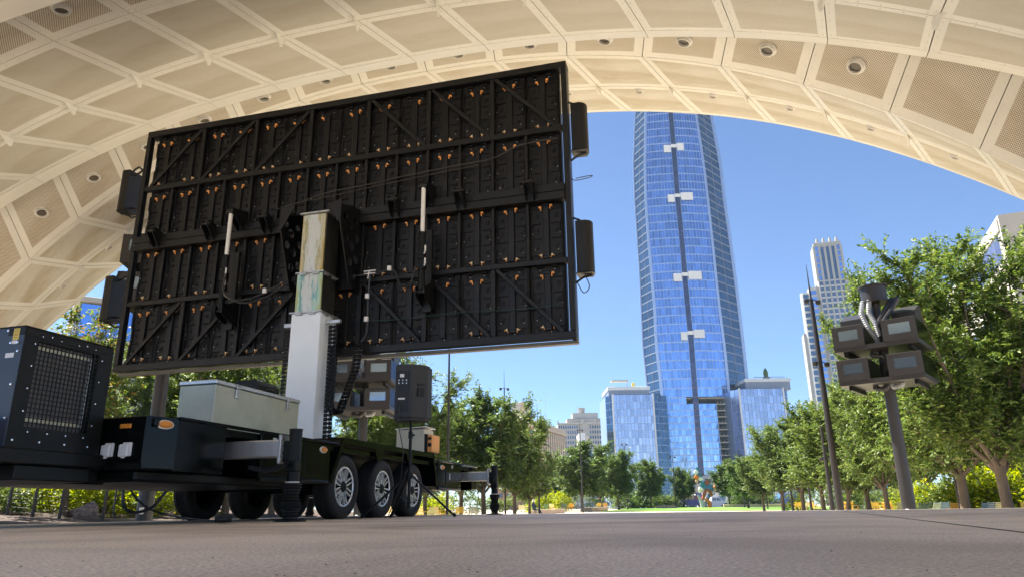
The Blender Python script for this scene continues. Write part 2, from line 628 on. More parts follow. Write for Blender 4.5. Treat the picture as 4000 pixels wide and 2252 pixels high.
lx = list(np.arange(-4, 52, 1.0))
ly = [77.5, 80, 83, 86, 89, 92, 95, 98, 101, 104, 108, 112]
lawn = grid_sheet('lawn', lx, ly, lambda x, y: gz(x, y) + 0.05, M['lawn'], keep=lawn_keep)
tag(lawn, 'bright green mown lawn beyond the plaza', 'lawn', kind='structure')
bed = grid_sheet('planting_bed', list(np.arange(-34, -6.9, 1.0)), list(np.arange(15, 42.1, 1.5)),
                 lambda x, y: gz(x, y) + 0.03 + 0.05 * math.sin(x * 1.7) * math.sin(y * 1.3), M['mulch'])
tag(bed, 'brown bark mulch bed behind the trailer', 'planting bed', kind='structure')
bed2 = grid_sheet('shrub_bed', list(np.arange(12, 62, 2.0)), list(np.arange(28, 60.1, 2.0)), lambda x, y: gz(x, y) + 0.03, M['mulch'],
                  keep=lambda x, y: x > 0.62 * y + 1)
tag(bed2, 'dark mulch bed under the row of trees beside the lawn', 'planting bed', kind='structure')
street = MB().box(-400, 400, 122, 150, -0.02, 0.02).build('street', M['asphalt'])
tag(street, 'grey asphalt street crossing behind the lawn', 'street', kind='structure')
city = MB().box(-900, 900, 152, 900, -0.03, 0.012).build('city_pavement', pm('city_paving', (0.30, 0.29, 0.27), 0.85))
tag(city, 'grey city pavement around the towers', 'pavement', kind='structure')

# loose grit on the plaza
rg = random.Random(5)
gm = MB()
for _ in range(130):
    y = 0.75 * (12.0 / 0.75) ** rg.random()
    x = y * rg.uniform(-0.72, 0.78)
    r = rg.uniform(0.0008, 0.0024) * (0.6 + 0.22 * y)
    c = Vector((x, y, r * 0.35 + plaza_z((T_I @ Vector((x, y, 0))).x)))
    pts = [c + Vector((r * rg.uniform(.7, 1.5) * math.cos(a), r * rg.uniform(.7, 1.3) * math.sin(a), 0)) for a in (0, 1.2, 2.5, 3.7, 5.1)]
    t_ = c + Vector((0, 0, r * rg.uniform(.4, .9)))
    gm.add(pts + [t_], [(0, 1, 5), (1, 2, 5), (2, 3, 5), (3, 4, 5), (4, 0, 5)])
grit = gm.build('grit', pm('dark_grit', (0.03, 0.028, 0.026), 0.9), smooth=0, fix=False)
tag(grit, 'dark specks of grit scattered over the plaza', 'grit', kind='stuff')

# ------------------------------------------------------------------ canopy (in the T frame)
canopy = empty('canopy', T_O, T_A)
tag(canopy, 'cream arched canopy of perforated metal panels spanning the plaza', 'canopy')


class Rib:
    """one arch line: z = A - B|x-x0|^2.4 in the plane y, cut into equal lengths from x(j=0)=xj"""
    def __init__(s, y, A, B, x0, xj, step):
        s.y, s.A, s.B, s.x0, s.step = y, A, B, x0, step
        s.xs = np.linspace(-17, 17, 3401)
        s.zs = A - B * np.abs(s.xs - x0) ** 2.4
        ds = np.hypot(np.diff(s.xs), np.diff(s.zs))
        c = np.concatenate([[0], np.cumsum(ds)])
        s.c = c - np.interp(xj, s.xs, c)

    def p(s, j):
        x = float(np.interp(j * s.step, s.c, s.xs))
        return Vector((x, s.y, s.A - s.B * abs(x - s.x0) ** 2.4))

    def off(s, dy, dz):
        r = Rib.__new__(Rib)
        r.__dict__.update(s.__dict__)
        r.y, r.A, r.zs = s.y + dy, s.A + dz, s.zs + dz
        return r


FE = Rib(5.2, 8.594, .01132, .4, 4.05, 1.50)
FX = FE.off(0.16, 0.13)
RM = Rib(4.05, 8.541, .01256, .4, 3.55, 1.47)
CL = Rib(2.9, 8.602, .01439, .1, 3.12, 1.45)
LS = Rib(1.52, 7.822, .00909, .3, 3.36, 1.38)
CU = LS.off(0.10, 0.50)
ML = Rib(1.2, 7.733, .00905, .2, 3.34, 1.37)
M1 = Rib(-.3, 7.426, .01101, .2, 3.1, 1.36)
UE = Rib(-1.8, 7.17, .0115, .1, 2.95, 1.36)
L2 = Rib(-2.8, 6.62, .0090, .3, 2.9, 1.36)
C2 = L2.off(0.10, 0.45)
B3 = Rib(-3.1, 6.60, .0090, .2, 2.9, 1.36)
B4 = Rib(-4.7, 6.55, .0095, .2, 2.9, 1.40)
B5 = Rib(-6.3, 6.60, .0095, .2, 2.9, 1.40)
B6 = Rib(-7.9, 6.75, .0095, .2, 2.9, 1.40)
B7 = Rib(-9.3, 7.05, .0095, .2, 2.9, 1.40)
J0, J1 = -12, 7


def panel(name, ra, rb, j, mats, border=0.13, nu=4, thick=0.045, g=0.008, inset=True):
    L_ = (ra.p(j + .5) - rb.p(j + .5)).length
    W_ = (ra.p(j + 1) - ra.p(j)).length
    gu, gv = g / max(W_, .3), g / max(L_, .05)
    bu, bv = border / max(W_, .3), border / max(L_, .05)
    if inset and bv < 0.4:
        us = [gu] + list(np.linspace(bu, 1 - bu, nu + 1)) + [1 - gu]
        ws = [gv, bv, 1 - bv, 1 - gv]
    else:
        us = list(np.linspace(gu, 1 - gu, nu + 1))
        ws = [gv, 1 - gv]
        inset = False
    nu_, nv_ = len(us), len(ws)
    pts, uv = [], []
    for w in ws:
        for u in us:
            pts.append(ra.p(j + u).lerp(rb.p(j + u), w))
            uv.append((u * W_, w * L_))
    o = sum(pts, Vector()) / len(pts)
    if min(p.z for p in pts) < -0.6:
        return None
    mb = MB()
    fs, mi = [], []
    for b in range(nv_ - 1):
        for a in range(nu_ - 1):
            fs.append((b * nu_ + a, b * nu_ + a + 1, (b + 1) * nu_ + a + 1, (b + 1) * nu_ + a))
            mi.append(1 if inset and 0 < a < nu_ - 2 and b == 1 else 0)
    ring = [i for i in range(nu_)] + [k * nu_ + nu_ - 1 for k in range(1, nv_)] + [(nv_ - 1) * nu_ + i for i in range(nu_ - 2, -1, -1)] + [k * nu_ for k in range(nv_ - 2, 0, -1)]
    n0 = len(pts)
    e1 = ra.p(j + 1) - ra.p(j)
    nrm = e1.cross(rb.p(j + .5) - ra.p(j + .5)).normalized()
    if nrm.z < 0: nrm = -nrm
    for i in ring:
        pts.append(pts[i] + nrm * thick)
        uv.append(uv[i])
    m_ = len(ring)
    for k in range(m_):
        fs.append((ring[k], ring[(k + 1) % m_], n0 + (k + 1) % m_, n0 + k))
        mi.append(0)
    mb.v = [tuple(p - o) for p in pts]
    mb.f, mb.m = fs, mi
    me = mb.mesh(name, mats, smooth=25, fix=False)
    uvl = me.uv_layers.new(name='UVMap')
    lv = np.empty(len(me.loops), dtype=np.int32)
    me.loops.foreach_get('vertex_index', lv)
    uvl.data.foreach_set('uv', np.array(uv, dtype=np.float32)[lv].ravel())
    return inst(name, me, canopy, o)


bolts = MB()


def add_bolts(ra, rb, j, n=5, e=0.055, r=0.0085):
    W_ = (ra.p(j + 1) - ra.p(j)).length
    L_ = (ra.p(j + .5) - rb.p(j + .5)).length
    for k in range(n):
        t = (k + .5) / n
        for u, w in ((t, e / L_), (t, 1 - e / L_), (e / W_, t), (1 - e / W_, t)):
            c = ra.p(j + u).lerp(rb.p(j + u), w)
            if c.z < 0.5: continue
            c.z -= 0.004
            bolts.add([c + Vector((r * math.cos(a), r * math.sin(a), -0.004)) for a in np.linspace(0, 2 * math.pi, 7)[:-1]], [(5, 4, 3, 2, 1, 0)])


rows = [(FE, RM, 'rim_panel', 'perf_rim', .12, True), (RM, CL, 'rim_panel', 'perf_rim', .12, True),
        (CL, CU, 'channel_panel', 'perf_chan', .17, True), (LS, ML, 'lip_panel', None, 0, False),
        (ML, M1, 'vault_panel', 'perf_main', .13, True), (M1, UE, 'vault_panel', 'perf_main', .13, True),
        (UE, C2, 'channel_panel', 'perf_chan', .15, True), (L2, B3, 'lip_panel', None, 0, False),
        (FX, FE, 'edge_trim', None, 0, False)]
for ra, rb, nm, pmat, bd, bo in rows:
    for j in range(J0, J1):
        mats = [M['cream']] + ([M[pmat]] if pmat else [])
        panel(nm, ra, rb, j, mats, bd, inset=bool(pmat), g=0.007 if pmat else 0.005)
        if bo and -11 <= j <= 6: add_bolts(ra, rb, j)
for ra, rb in ((B3, B4), (B4, B5), (B5, B6), (B6, B7)):           # behind the camera's view: plain bands
    for j in range(J0, J1, 1):
        panel('vault_panel', ra, rb, j, [M['cream'], M['perf_main']], .13, nu=2)
tag(bolts.build('panel_bolts', M['bolt_grey'], canopy, smooth=0, fix=False), kind='stuff')
# fascia between lip and channel, and an added backing shell that blocks sky light
for ra, rb in ((CU, LS), (C2, L2)):
    for j in range(J0, J1):
        panel('channel_fascia', ra, rb, j, [M['cream']], 0, inset=False, thick=0.0, g=0.0)
sh = MB()
seq = [FX.off(0.02, .10), FE.off(-.1, .34), RM.off(0, .34), CL.off(0, .34), CU.off(0, .36), ML.off(0, .9), M1.off(0, .9), UE.off(0, .7), C2.off(0, .5), B4.off(0, .6), B5.off(0, .6), B6.off(0, .5), B7.off(0, .35), B7.off(-.05, 0)]
for k in range(len(seq) - 1):
    for j in range(J0, J1):
        q = [seq[k].p(j), seq[k].p(j + 1), seq[k + 1].p(j + 1), seq[k + 1].p(j)]
        if min(p.z for p in q) > -1.5:
            sh.quad(*q)
sh.build('light_block_shell', M['shell'], canopy, smooth=40, fix=False)

# downlights in the two channels and shallow ones in the rim
ring_mb = MB().lathe([(0.150, 0.01), (0.150, -0.010), (0.122, -0.018), (0.118, -0.055), (0.100, -0.058), (0.097, -0.004)], 24)
ring_me = ring_mb.mesh('downlight', M['lamp_ring'])
lens_me = MB().lathe([(0.0, -0.012), (0.099, -0.012)], 24).mesh('lens', M['lens_dark'], fix=False)


lens2_me = MB().lathe([(0.0, -0.012), (0.099, -0.012)], 24).mesh('lens', M['lens_pale'], fix=False)


def downlight(ra, rb, j, w, s=1.0, u=0.5, lm=None):
    c = ra.p(j + u).lerp(rb.p(j + u), w)
    e1 = (ra.p(j + u + .2) - ra.p(j + u - .2)).normalized()
    nrm = e1.cross(rb.p(j + u) - ra.p(j + u)).normalized()
    if nrm.z < 0: nrm = -nrm
    o = inst('downlight', ring_me, canopy, c - nrm * 0.004, nrm.to_track_quat('Z', 'Y').to_euler(), s)
    inst('lens', lm or lens_me, o)


for j in range(-11, 4):
    downlight(CL, CU, j, 0.46, 1.0)
for j in range(-8, 1):
    downlight(UE, C2, j, 0.55, 0.9)
for j in range(-10, 6):
    downlight(RM, FE, j, 0.16, 0.62, lm=lens2_me)
# gusset fins at the joint crossings
fin_me = MB().prism([(-0.30, 0.02), (0.06, 0.02), (0.05, -0.10), (0.01, -0.12)], 0, -0.012, 0.012).mesh('joint_fin', M['cream'])
for j in range(-9, 5):
    inst('joint_fin', fin_me, canopy, M1.p(j) + Vector((-.03, 0.04, 0.0)), (0, 0, R(14)), 1.15)
    inst('joint_fin', fin_me, canopy, RM.p(j) + Vector((0, 0.12, 0.0)), (0, 0, R(-20)), (1.6, .7, .9))

# ------------------------------------------------------------------ LED screen trailer (T frame: x right, y away, z up)
tr = empty('screen_trailer', T_O, T_A)
tag(tr, 'black mobile screen trailer with its big panel raised on a silver mast', 'trailer')
ZC = 4.21
HW, HH = 3.6, 2.05
CP, RP = 0.4965, 0.985


def part(name, mb, mat_, parent=tr, **k):
    return mb.build(name, mat_, parent, **k)


def bars(name, p0, p1, w, h, mat_=None, up=(0, 1, 0), b=0.006):
    p0, p1 = Vector(p0), Vector(p1)
    mid = (p0 + p1) / 2
    return part(name, MB().bar(p0 - mid, p1 - mid, w, h, up, b), mat_ or M['black_steel'], loc=mid)


# cabinets -------------------------------------------------------------------
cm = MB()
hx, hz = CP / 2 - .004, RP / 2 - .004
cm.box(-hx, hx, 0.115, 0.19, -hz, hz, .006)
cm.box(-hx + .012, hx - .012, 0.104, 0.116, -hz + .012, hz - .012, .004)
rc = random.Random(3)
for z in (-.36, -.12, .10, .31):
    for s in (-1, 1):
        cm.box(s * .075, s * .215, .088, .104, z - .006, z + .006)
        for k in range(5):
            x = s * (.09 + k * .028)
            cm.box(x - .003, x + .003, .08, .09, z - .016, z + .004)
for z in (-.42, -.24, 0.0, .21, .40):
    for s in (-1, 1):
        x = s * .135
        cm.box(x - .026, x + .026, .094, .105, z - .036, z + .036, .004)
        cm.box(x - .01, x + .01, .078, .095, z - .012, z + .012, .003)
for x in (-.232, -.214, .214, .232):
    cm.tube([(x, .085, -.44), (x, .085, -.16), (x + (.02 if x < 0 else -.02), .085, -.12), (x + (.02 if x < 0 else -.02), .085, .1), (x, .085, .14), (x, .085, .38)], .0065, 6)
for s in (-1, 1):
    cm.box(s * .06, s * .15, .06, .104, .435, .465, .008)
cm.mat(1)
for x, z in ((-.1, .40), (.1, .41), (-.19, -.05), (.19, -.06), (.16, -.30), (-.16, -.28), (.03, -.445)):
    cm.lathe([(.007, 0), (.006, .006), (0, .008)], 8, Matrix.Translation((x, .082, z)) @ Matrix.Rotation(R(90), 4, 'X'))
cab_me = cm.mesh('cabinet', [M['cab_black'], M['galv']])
cov = MB().box(-.041, .041, .066, .105, -.385, .385, .006)
cov.box(-.048, .048, .058, .09, .36, .405, .006).box(-.048, .048, .058, .09, -.405, -.365, .006)
cov_me = cov.mesh('cover_bar', M['cover_black'])
lat_me = {}
for s in (-1, 1):
    q = MB().box(-.024, .024, .03, .085, -.018, .018, .005)
    q.box(-s * .022 - .008, -s * .022 + .010, .035, .07, -.062, -.015, .004)
    q.cyl((-s * .016, .05, -.062), (-s * .016, .05, -.072), .011, .008, 8)
    lat_me[s] = q.mesh('orange_latch', M['orange'])
con_me = {}
for s in (-1, 1):
    q = MB().box(-.016, .016, .04, .085, -.014, .014, .004)
    q.prism([(s * .012, -.01), (s * .012, .012), (-s * .014, .03), (-s * .014, -.006)], 1, .045, .075)
    q.mat(1).box(s * .024, s * .042, .05, .075, -.008, .008, .003)
    q.box(-s * .014 - .007, -s * .014 + .007, .045, .07, -.05, -.016, .004)
    con_me[s] = q.mesh('cable_connector', [M['brass'], M['orange']])
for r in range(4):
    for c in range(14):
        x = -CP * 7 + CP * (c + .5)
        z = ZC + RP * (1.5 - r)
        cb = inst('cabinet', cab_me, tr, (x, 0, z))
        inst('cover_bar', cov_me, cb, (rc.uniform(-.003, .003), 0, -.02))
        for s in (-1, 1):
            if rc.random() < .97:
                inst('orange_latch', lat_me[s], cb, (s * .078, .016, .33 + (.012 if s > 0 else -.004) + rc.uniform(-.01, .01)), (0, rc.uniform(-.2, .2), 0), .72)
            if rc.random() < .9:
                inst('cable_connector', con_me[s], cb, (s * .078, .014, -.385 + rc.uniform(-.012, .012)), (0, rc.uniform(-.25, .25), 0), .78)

# steel frame ------------------------------------------------------------------
fy = .035
bars('frame_tube', (-HW, fy, ZC + HH - .05), (HW, fy, ZC + HH - .05), .10, .10)
bars('frame_tube', (-HW, fy, ZC - HH + .05), (HW, fy, ZC - HH + .05), .10, .10)
for s in (-1, 1):
    bars('frame_tube', (s * (HW - .04), fy - .002, ZC - HH + .1), (s * (HW - .04), fy - .002, ZC + HH - .1), .08, .10)
hz1, hz3 = ZC + RP, ZC - RP
bars('cross_tube', (-HW + .08, fy, hz1), (HW - .08, fy, hz1), .085, .085)
bars('cross_tube', (-HW + .08, fy, hz3), (HW - .08, fy, hz3), .075, .085)
bars('hinge_beam', (-HW + .08, fy - .03, ZC + .055), (HW - .08, fy - .03, ZC + .055), .115, .15)
bars('hinge_beam', (-HW + .08, fy - .03, ZC - .065), (HW - .08, fy - .03, ZC - .065), .115, .15)
for k in range(1, 7):
    x = -CP * 7 + CP * 2 * k
    bars('upright', (x, fy + .003, hz1 + .04), (x, fy + .003, ZC + HH - .1), .065, .075)
    bars('upright', (x, fy + .003, ZC - HH + .1), (x, fy + .003, hz3 - .04), .065, .075)
for k in range(1, 14):
    x = -CP * 7 + CP * k
    bars('upright', (x, fy + .006, ZC + .115), (x, fy + .006, hz1 - .04), .045, .065)
    bars('upright', (x, fy + .006, hz3 + .04), (x, fy + .006, ZC - .12), .045, .065)
for zb, zt in ((hz1 + .04, ZC + HH - .1), (ZC - HH + .1, hz3 - .04)):
    for k in range(7):
        if k == 3: continue
        xa, xb = -CP * 7 + CP * 2 * k + .05, -CP * 7 + CP * 2 * (k + 1) - .05
        if k > 3: xa, xb = xb, xa
        bars('diagonal_brace', (xa, fy - .012, zb), (xb, fy - .012, zt), .055, .045)
# front face of the panel (seen only as a thin edge) and the lower trim
part('display_face', MB().box(-CP * 7, CP * 7, .1915, .205, ZC - RP * 2, ZC + RP * 2, .003), M['cab_black'])
part('lower_trim', MB().box(-HW, HW, .092, .20, ZC - HH - .045, ZC - HH - .002, .006), pm('trim_metal', (.16, .145, .12), .5, .2))
part('side_trim', MB().box(HW - .07, HW - .002, .092, .20, ZC - HH, ZC + HH, .006), pm('side_trim_metal', (.05, .05, .05), .35, .4))
part('top_cover', MB().box(-HW, HW, .0865, .2, ZC + RP * 2 + .002, ZC + HH - .002, .004), M['cover_black'])
# hinge lugs on the middle beam
lug = MB()
for s in (-1, 1):
    lug.prism([(-.05, .12), (-.05, -.14), (-.13, -.10), (-.26, .05), (-.26, .13), (-.20, .15)], 0, s * .055 - .008, s * .055 + .008)
lug.cyl((-.09, -.22, .09), (.09, -.22, .09), .032, n=12)
lug_me = lug.mesh('hinge_lug', M['black_steel'])
for x in (-3.05, -2.05, -1.05, 1.05, 2.05, 3.05):
    inst('hinge_lug', lug_me, tr, (x, 0, ZC + .02))
# hydraulic rams
for x in (-1.53, 1.58):
    ram = part('hydraulic_ram', MB().cyl((0, 0, 0), (0, 0, .78), .046, n=16).cyl((0, 0, .78), (0, 0, .82), .052, n=16).box(-.05, .05, -.05, .05, .42, .56, .008).box(-.03, .06, -.06, .03, .28, .36, .006), M['satin_black'], loc=(x, -.33, 2.89))
    inst('piston_rod', MB().cyl((0, 0, .82), (0, 0, 1.50), .03, n=16).mesh('piston_rod', M['rod']), ram)
    e, e2 = MB().cyl((-.06, 0, 1.52), (.06, 0, 1.52), .045, n=14), MB().cyl((-.07, 0, -.02), (.07, 0, -.02), .03, n=12)
    for s in (-1, 1):
        e.prism([(-.05, 1.56), (.33, 1.64), (.33, 1.25), (.02, 1.46)], 0, s * .05 - .007, s * .05 + .007)
        e2.prism([(-.06, .03), (.33, .22), (.33, -.2), (.02, -.12), (-.06, -.06)], 0, s * .06 - .007, s * .06 + .007)
    inst('ram_bracket', e.mesh('ram_bracket', M['black_steel']), ram)
    inst('ram_bracket', e2.mesh('ram_bracket', M['black_steel']), ram)
    t_ = MB().bar((0, .24, -.25), (0, .24, .95), .11, .06, (0, 1, 0), .006)
    inst('ram_post', t_.mesh('ram_post', M['black_steel']), ram)
    f = MB().tube([(.05, -.04, .32), (.075, -.07, .34), (.075, -.07, .42)], .012, 8).tube([(.05, -.04, .5), (.075, -.07, .52), (.075, -.07, .6)], .012, 8)
    inst('hose_fitting', f.mesh('hose_fitting', M['white_pl']), ram)


# mast -------------------------------------------------------------------------
def plate_holes(poly, holes, t):
    bm = bmesh.new()
    loops = [poly] + [[(cx + r * math.cos(a), cy + r * math.sin(a)) for a in np.linspace(0, 2 * math.pi, 17)[:-1]] for cx, cy, r in holes]
    es = []
    for lp in loops:
        v_ = [bm.verts.new((0, p[0], p[1])) for p in lp]
        es += [bm.edges.new((v_[i], v_[(i + 1) % len(v_)])) for i in range(len(v_))]
    res = bmesh.ops.triangle_fill(bm, use_beauty=True, edges=es)
    fs = [g_ for g_ in res['geom'] if isinstance(g_, bmesh.types.BMFace)]
    ex = bmesh.ops.extrude_face_region(bm, geom=fs)
    for v_ in ex['geom']:
        if isinstance(v_, bmesh.types.BMVert): v_.co.x += t
    bmesh.ops.recalc_face_normals(bm, faces=bm.faces)
    me = bpy.data.meshes.new('mast_bracket')
    bm.to_mesh(me)
    bm.free()
    me.materials.append(M['black_steel'])
    return me


mx = .037
part('mast_base', MB().box(-.22, .22, -.215, .215, 0, 1.865, .008), M['mast'], loc=(mx, -.385, .77))
s2 = MB().box(-.19, .19, -.185, .185, 0, .565, .006)
s2.box(-.191, -.125, -.193, -.186, 0.02, .56, .002).box(.125, .191, -.193, -.186, .02, .56, .002)
part('mast_stage', s2, M['mast_stage'], loc=(mx, -.385, 2.64))
s3 = MB().box(-.175, .175, -.17, .17, 0, .875, .006)
s3.box(-.176, -.12, -.178, -.171, 0.02, .86, .002).box(.11, .176, -.178, -.171, .02, .86, .002)
part('mast_stage', s3, M['mast_stage_top'], loc=(mx, -.385, 3.21))
for z, w in ((2.635, .235), (3.205, .205)):
    col = MB().box(-w - .012, w + .012, -w - .005, w + .005, 0, .022, .004)
    for s in (-1, 1):
        col.box(s * .1 - .05, s * .1 + .05, -w - .012, -w + .02, -.03, -.002, .004)
        col.box(w - .02, w + .014, s * .1 - .05, s * .1 + .05, -.03, -.002, .004)
        for k in (-1, 1):
            col.cyl((s * .1 + k * .025, -w - .018, -.016), (s * .1 + k * .025, -w - .01, -.016), .010, n=8)
    part('mast_collar', col, M['galv'], loc=(mx, -.385, z))
part('mast_cap', MB().box(-.225, .235, -.20, .2, 0, .03, .008), M['galv'], loc=(mx, -.385, 4.088))
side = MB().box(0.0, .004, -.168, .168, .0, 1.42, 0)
part('dark_side', side, M['mast_side'], loc=(mx + .192, -.385, 2.67))  # dark sheet over the right side of the raised stages
part('mast_bearing_bar', MB().box(-.41, -.225, -.03, .03, 0, .05, .006).box(-.41, -.225, -.03, .03, .05, .056).box(.225, .44, -.03, .03, .01, .06, .006), M['galv'], loc=(mx, -.44, 2.49))
pl_me = plate_holes([(-.62, 4.16), (-.62, 3.86), (-.30, 3.12), (-.02, 3.02), (-.02, 4.30), (-.30, 4.26)],
                    [(-.50, 4.02, .055), (-.36, 3.92, .07), (-.20, 4.05, .06), (-.44, 3.72, .06), (-.27, 3.66, .07), (-.12, 3.82, .06), (-.30, 3.42, .065), (-.13, 3.50, .065), (-.15, 3.24, .05)], .012)
for x in (-.46, .47):
    inst('mast_bracket', pl_me, tr, (x, 0, 0))
for s, x in ((-1, -.40), (1, .41)):
    part('bracket_ear', MB().prism([(-s * .14, 4.19), (s * .07, 4.23), (s * .07, 3.92), (s * .03, 3.90)], 1, -.63, -.618), M['black_steel'], loc=(x, 0, 0))
part('bracket_head', MB().box(-.46, .47, -.50, -.02, 4.122, 4.145, .004).box(-.46, .47, -.06, -.0, 3.1, 4.3, .004), M['black_steel'])

# energy chains (cable carriers)
def chain(name, pts, w=.075, d=.05, step=.052):
    P = [Vector(p) for p in pts]
    q = MB()
    acc = []
    for a_, b in zip(P, P[1:]):
        n = max(1, int((b - a_).length / step))
        acc += [(a_.lerp(b, (k + .5) / n), (b - a_).normalized()) for k in range(n)]
    for c, dr in acc:
        q.mat(0)
        sx = Vector((1, 0, 0))
        for s in (-1, 1):
            q.bar(c + sx * s * w / 2 - dr * step * .46, c + sx * s * w / 2 + dr * step * .46, .012, d, (1, 0, 0))
        ny = dr.cross(sx)
        q.bar(c - sx * w / 2 + ny * d * .42, c + sx * w / 2 + ny * d * .42, .012, step * .4, dr)
        q.bar(c - sx * w / 2 - ny * d * .42, c + sx * w / 2 - ny * d * .42, .012, step * .4, dr)
        q.mat(1).cyl(c + sx * (w / 2 + .006), c + sx * (w / 2 + .009), .005, n=6)
    o = part(name, q, [M['satin_black'], M['brass']], smooth=0, fix=False)
    return tag(o, kind='stuff')


chain('cable_chain', [(-.29, -.45, 2.48), (-.30, -.45, 1.05)])
chain('cable_chain', [(.37, -.45, 2.48), (.38, -.45, .82)])
arc = [(.50, -.30, 1.45)] + [(.50 - .085 * (1 - math.cos(t)), -.30 - .05 * t / math.pi, 1.45 - .14 * math.sin(t)) for t in np.linspace(.3, math.pi, 7)]
chain('cable_chain', [(.62, -.15, 2.28), (.60, -.2, 1.9), (.53, -.28, 1.55)] + arc + [(.38, -.40, 2.2)])

# loose cables on the back of the panel
def cable(name, pts, r=.009, mat_=None, parent=tr):
    P = [Vector(p) for p in pts]
    out = []
    for i in range(len(P) - 1):
        p0, p1, p2, p3 = P[max(i - 1, 0)], P[i], P[i + 1], P[min(i + 2, len(P) - 1)]
        for k in range(6):
            t = k / 6
            out.append(0.5 * ((2 * p1) + (p2 - p0) * t + (2 * p0 - 5 * p1 + 4 * p2 - p3) * t * t + (3 * p1 - p0 - 3 * p2 + p3) * t ** 3))
    out.append(P[-1])
    return part(name, MB().tube(out, r, 6), mat_ or M['hose'], parent=parent)


M['cable_tan'] = pm('tan_cable', (.035, .03, .026), .6)
cable('signal_cable', [(-.95, -.03, 4.50), (-.6, -.05, 4.55), (-.1, -.04, 4.66), (.6, -.05, 4.70), (1.2, -.04, 4.76), (1.9, -.05, 4.80), (2.5, -.04, 4.84), (2.9, -.05, 4.98), (3.45, -.03, 5.02)], .009, M['cable_tan'])
cable('signal_cable', [(-.5, -.03, 4.57), (.1, -.05, 4.60), (.8, -.05, 4.66), (1.6, -.05, 4.72), (2.3, -.05, 4.76)], .007, M['cable_tan'])
cable('green_cable', [(.55, -.02, 2.62), (1.2, -.03, 2.60), (1.9, -.03, 2.62), (2.6, -.03, 2.60), (3.2, -.03, 2.60), (3.45, -.02, 2.64)], .007, pm('green_cable', (.02, .05, .045), .5))
cable('hydraulic_hose', [(-1.45, -.40, 3.22), (-1.40, -.42, 3.05), (-1.15, -.38, 2.98), (-.85, -.30, 3.08), (-.55, -.25, 3.24), (-.35, -.3, 3.28)], .014)
cable('hydraulic_hose', [(-1.45, -.40, 3.40), (-1.42, -.44, 3.10), (-1.12, -.4, 2.93), (-.82, -.30, 3.02), (-.52, -.25, 3.20), (-.35, -.3, 3.25)], .014)
cable('hydraulic_hose', [(.45, -.15, 3.25), (.75, -.10, 3.27), (1.05, -.10, 3.30), (1.2, -.16, 3.05), (1.4, -.3, 2.98), (1.52, -.4, 3.2)], .014)
cable('hydraulic_hose', [(.70, -.10, 3.27), (.68, -.08, 2.9), (.68, -.08, 2.45), (.62, -.12, 2.3)], .014)
for p in ((-.82, -.33, 3.1), (1.02, -.14, 3.31), (.68, -.1, 2.95), (.68, -.1, 2.62)):
    part('cable_clip', MB().box(-.028, .028, -.03, .01, -.035, .035, .006), M['white_pl'], loc=p)
part('cable_clip', MB().box(-.09, .09, -.02, 0, .02, .034).box(-.09, .09, -.02, 0, -.02, -.006).bar((.0, -.02, .034), (-.02, -.02, -.09), .016, .012), M['white_pl'], loc=(.70, -.1, 3.29))

# column loudspeakers on both sides of the panel
csp = []
for k in range(11):
    a_ = R(-100 + 200 * k / 10)
    csp.append((.125 + .115 * math.cos(a_), .14 * math.sin(a_)))
csp = [(.02, -.135)] + csp + [(.02, .135)]
sp_me = MB().prism(csp, 2, -.36, .36).mesh('column_speaker', M['cover_black'], smooth=50)
spb_top = MB().tube([(-.10, 0, .40), (-.02, 0, .46), (.06, 0, .42), (.10, 0, .36)], .016, 8).mesh('speaker_bracket', M['black_steel'])
spb = MB().tube([(-.10, 0, -.46), (-.03, 0, -.47), (.08, 0, -.40), (.20, 0, -.375)], .016, 8).box(.0, .2, -.12, .12, -.372, -.36, .003)
spb_me = spb.mesh('speaker_bracket', M['black_steel'])
for x, s, z in ((3.62, 1, 5.19), (3.62, 1, 3.40), (-3.85, -1, 5.25), (-3.85, -1, 3.38)):
    o = inst('column_speaker', sp_me, tr, (x, .13, z), None, (s, 1, 1))
    inst('speaker_bracket', spb_me, o)
    inst('speaker_bracket', spb_top, o)
    if s < 0:
        bars('speaker_arm', (-3.86, .12, z + .3), (-3.6, .06, z + .38), .03, .03)
        bars('speaker_arm', (-3.86, .12, z - .3), (-3.6, .06, z - .38), .03, .03)
cable('speaker_lead', [(3.72, .1, 3.04), (3.78, .1, 2.86), (3.70, .1, 2.78), (3.62, .08, 2.93)], .007)
cable('safety_loop', [(3.60, .1, 4.44), (3.66, .1, 4.40), (3.86, .1, 4.42), (3.87, .1, 4.445), (3.66, .1, 4.43)], .006)
cable('safety_loop', [(-3.62, .1, 4.45), (-3.70, .1, 4.30), (-3.72, .1, 4.16), (-3.67, .1, 4.22), (-3.63, .1, 4.4)], .008)

# chassis ------------------------------------------------------------------------
part('deck', MB().box(-.85, 1.17, -4.36, 3.2, .70, .765, .008), M['gloss_black'])
for x in (-.45, .55):
    part('chassis_rail', MB().box(x - .05, x + .05, -5.9, 3.15, .40, .699, .006), M['satin_black'])
part('underframe', MB().box(-.70, .98, -4.28, -2.0, .31, .40, .02).box(-.60, .80, -2.0, 2.2, .34, .42, .02), M['satin_black'])
for y in (-1.39, -.41, .555):
    part('axle', MB().cyl((-.7, y, .345), (1.06, y, .345), .04, n=12), M['satin_black'])
part('front_apron', MB().box(-.85, 1.128, -4.40, -4.364, .43, .778, .008), M['gloss_black'])
part('corner_apron', MB().prism([(1.13, -4.40), (1.2, -4.16), (1.17, -4.155), (1.10, -4.36)], 2, .40, .778), M['gloss_black'])
part('side_apron', MB().box(1.172, 1.2, -4.155, -3.56, .385, .778, .006), M['gloss_black'])
sa = MB().box(1.172, 1.2, -3.06, -1.80, .385, .765, .006)
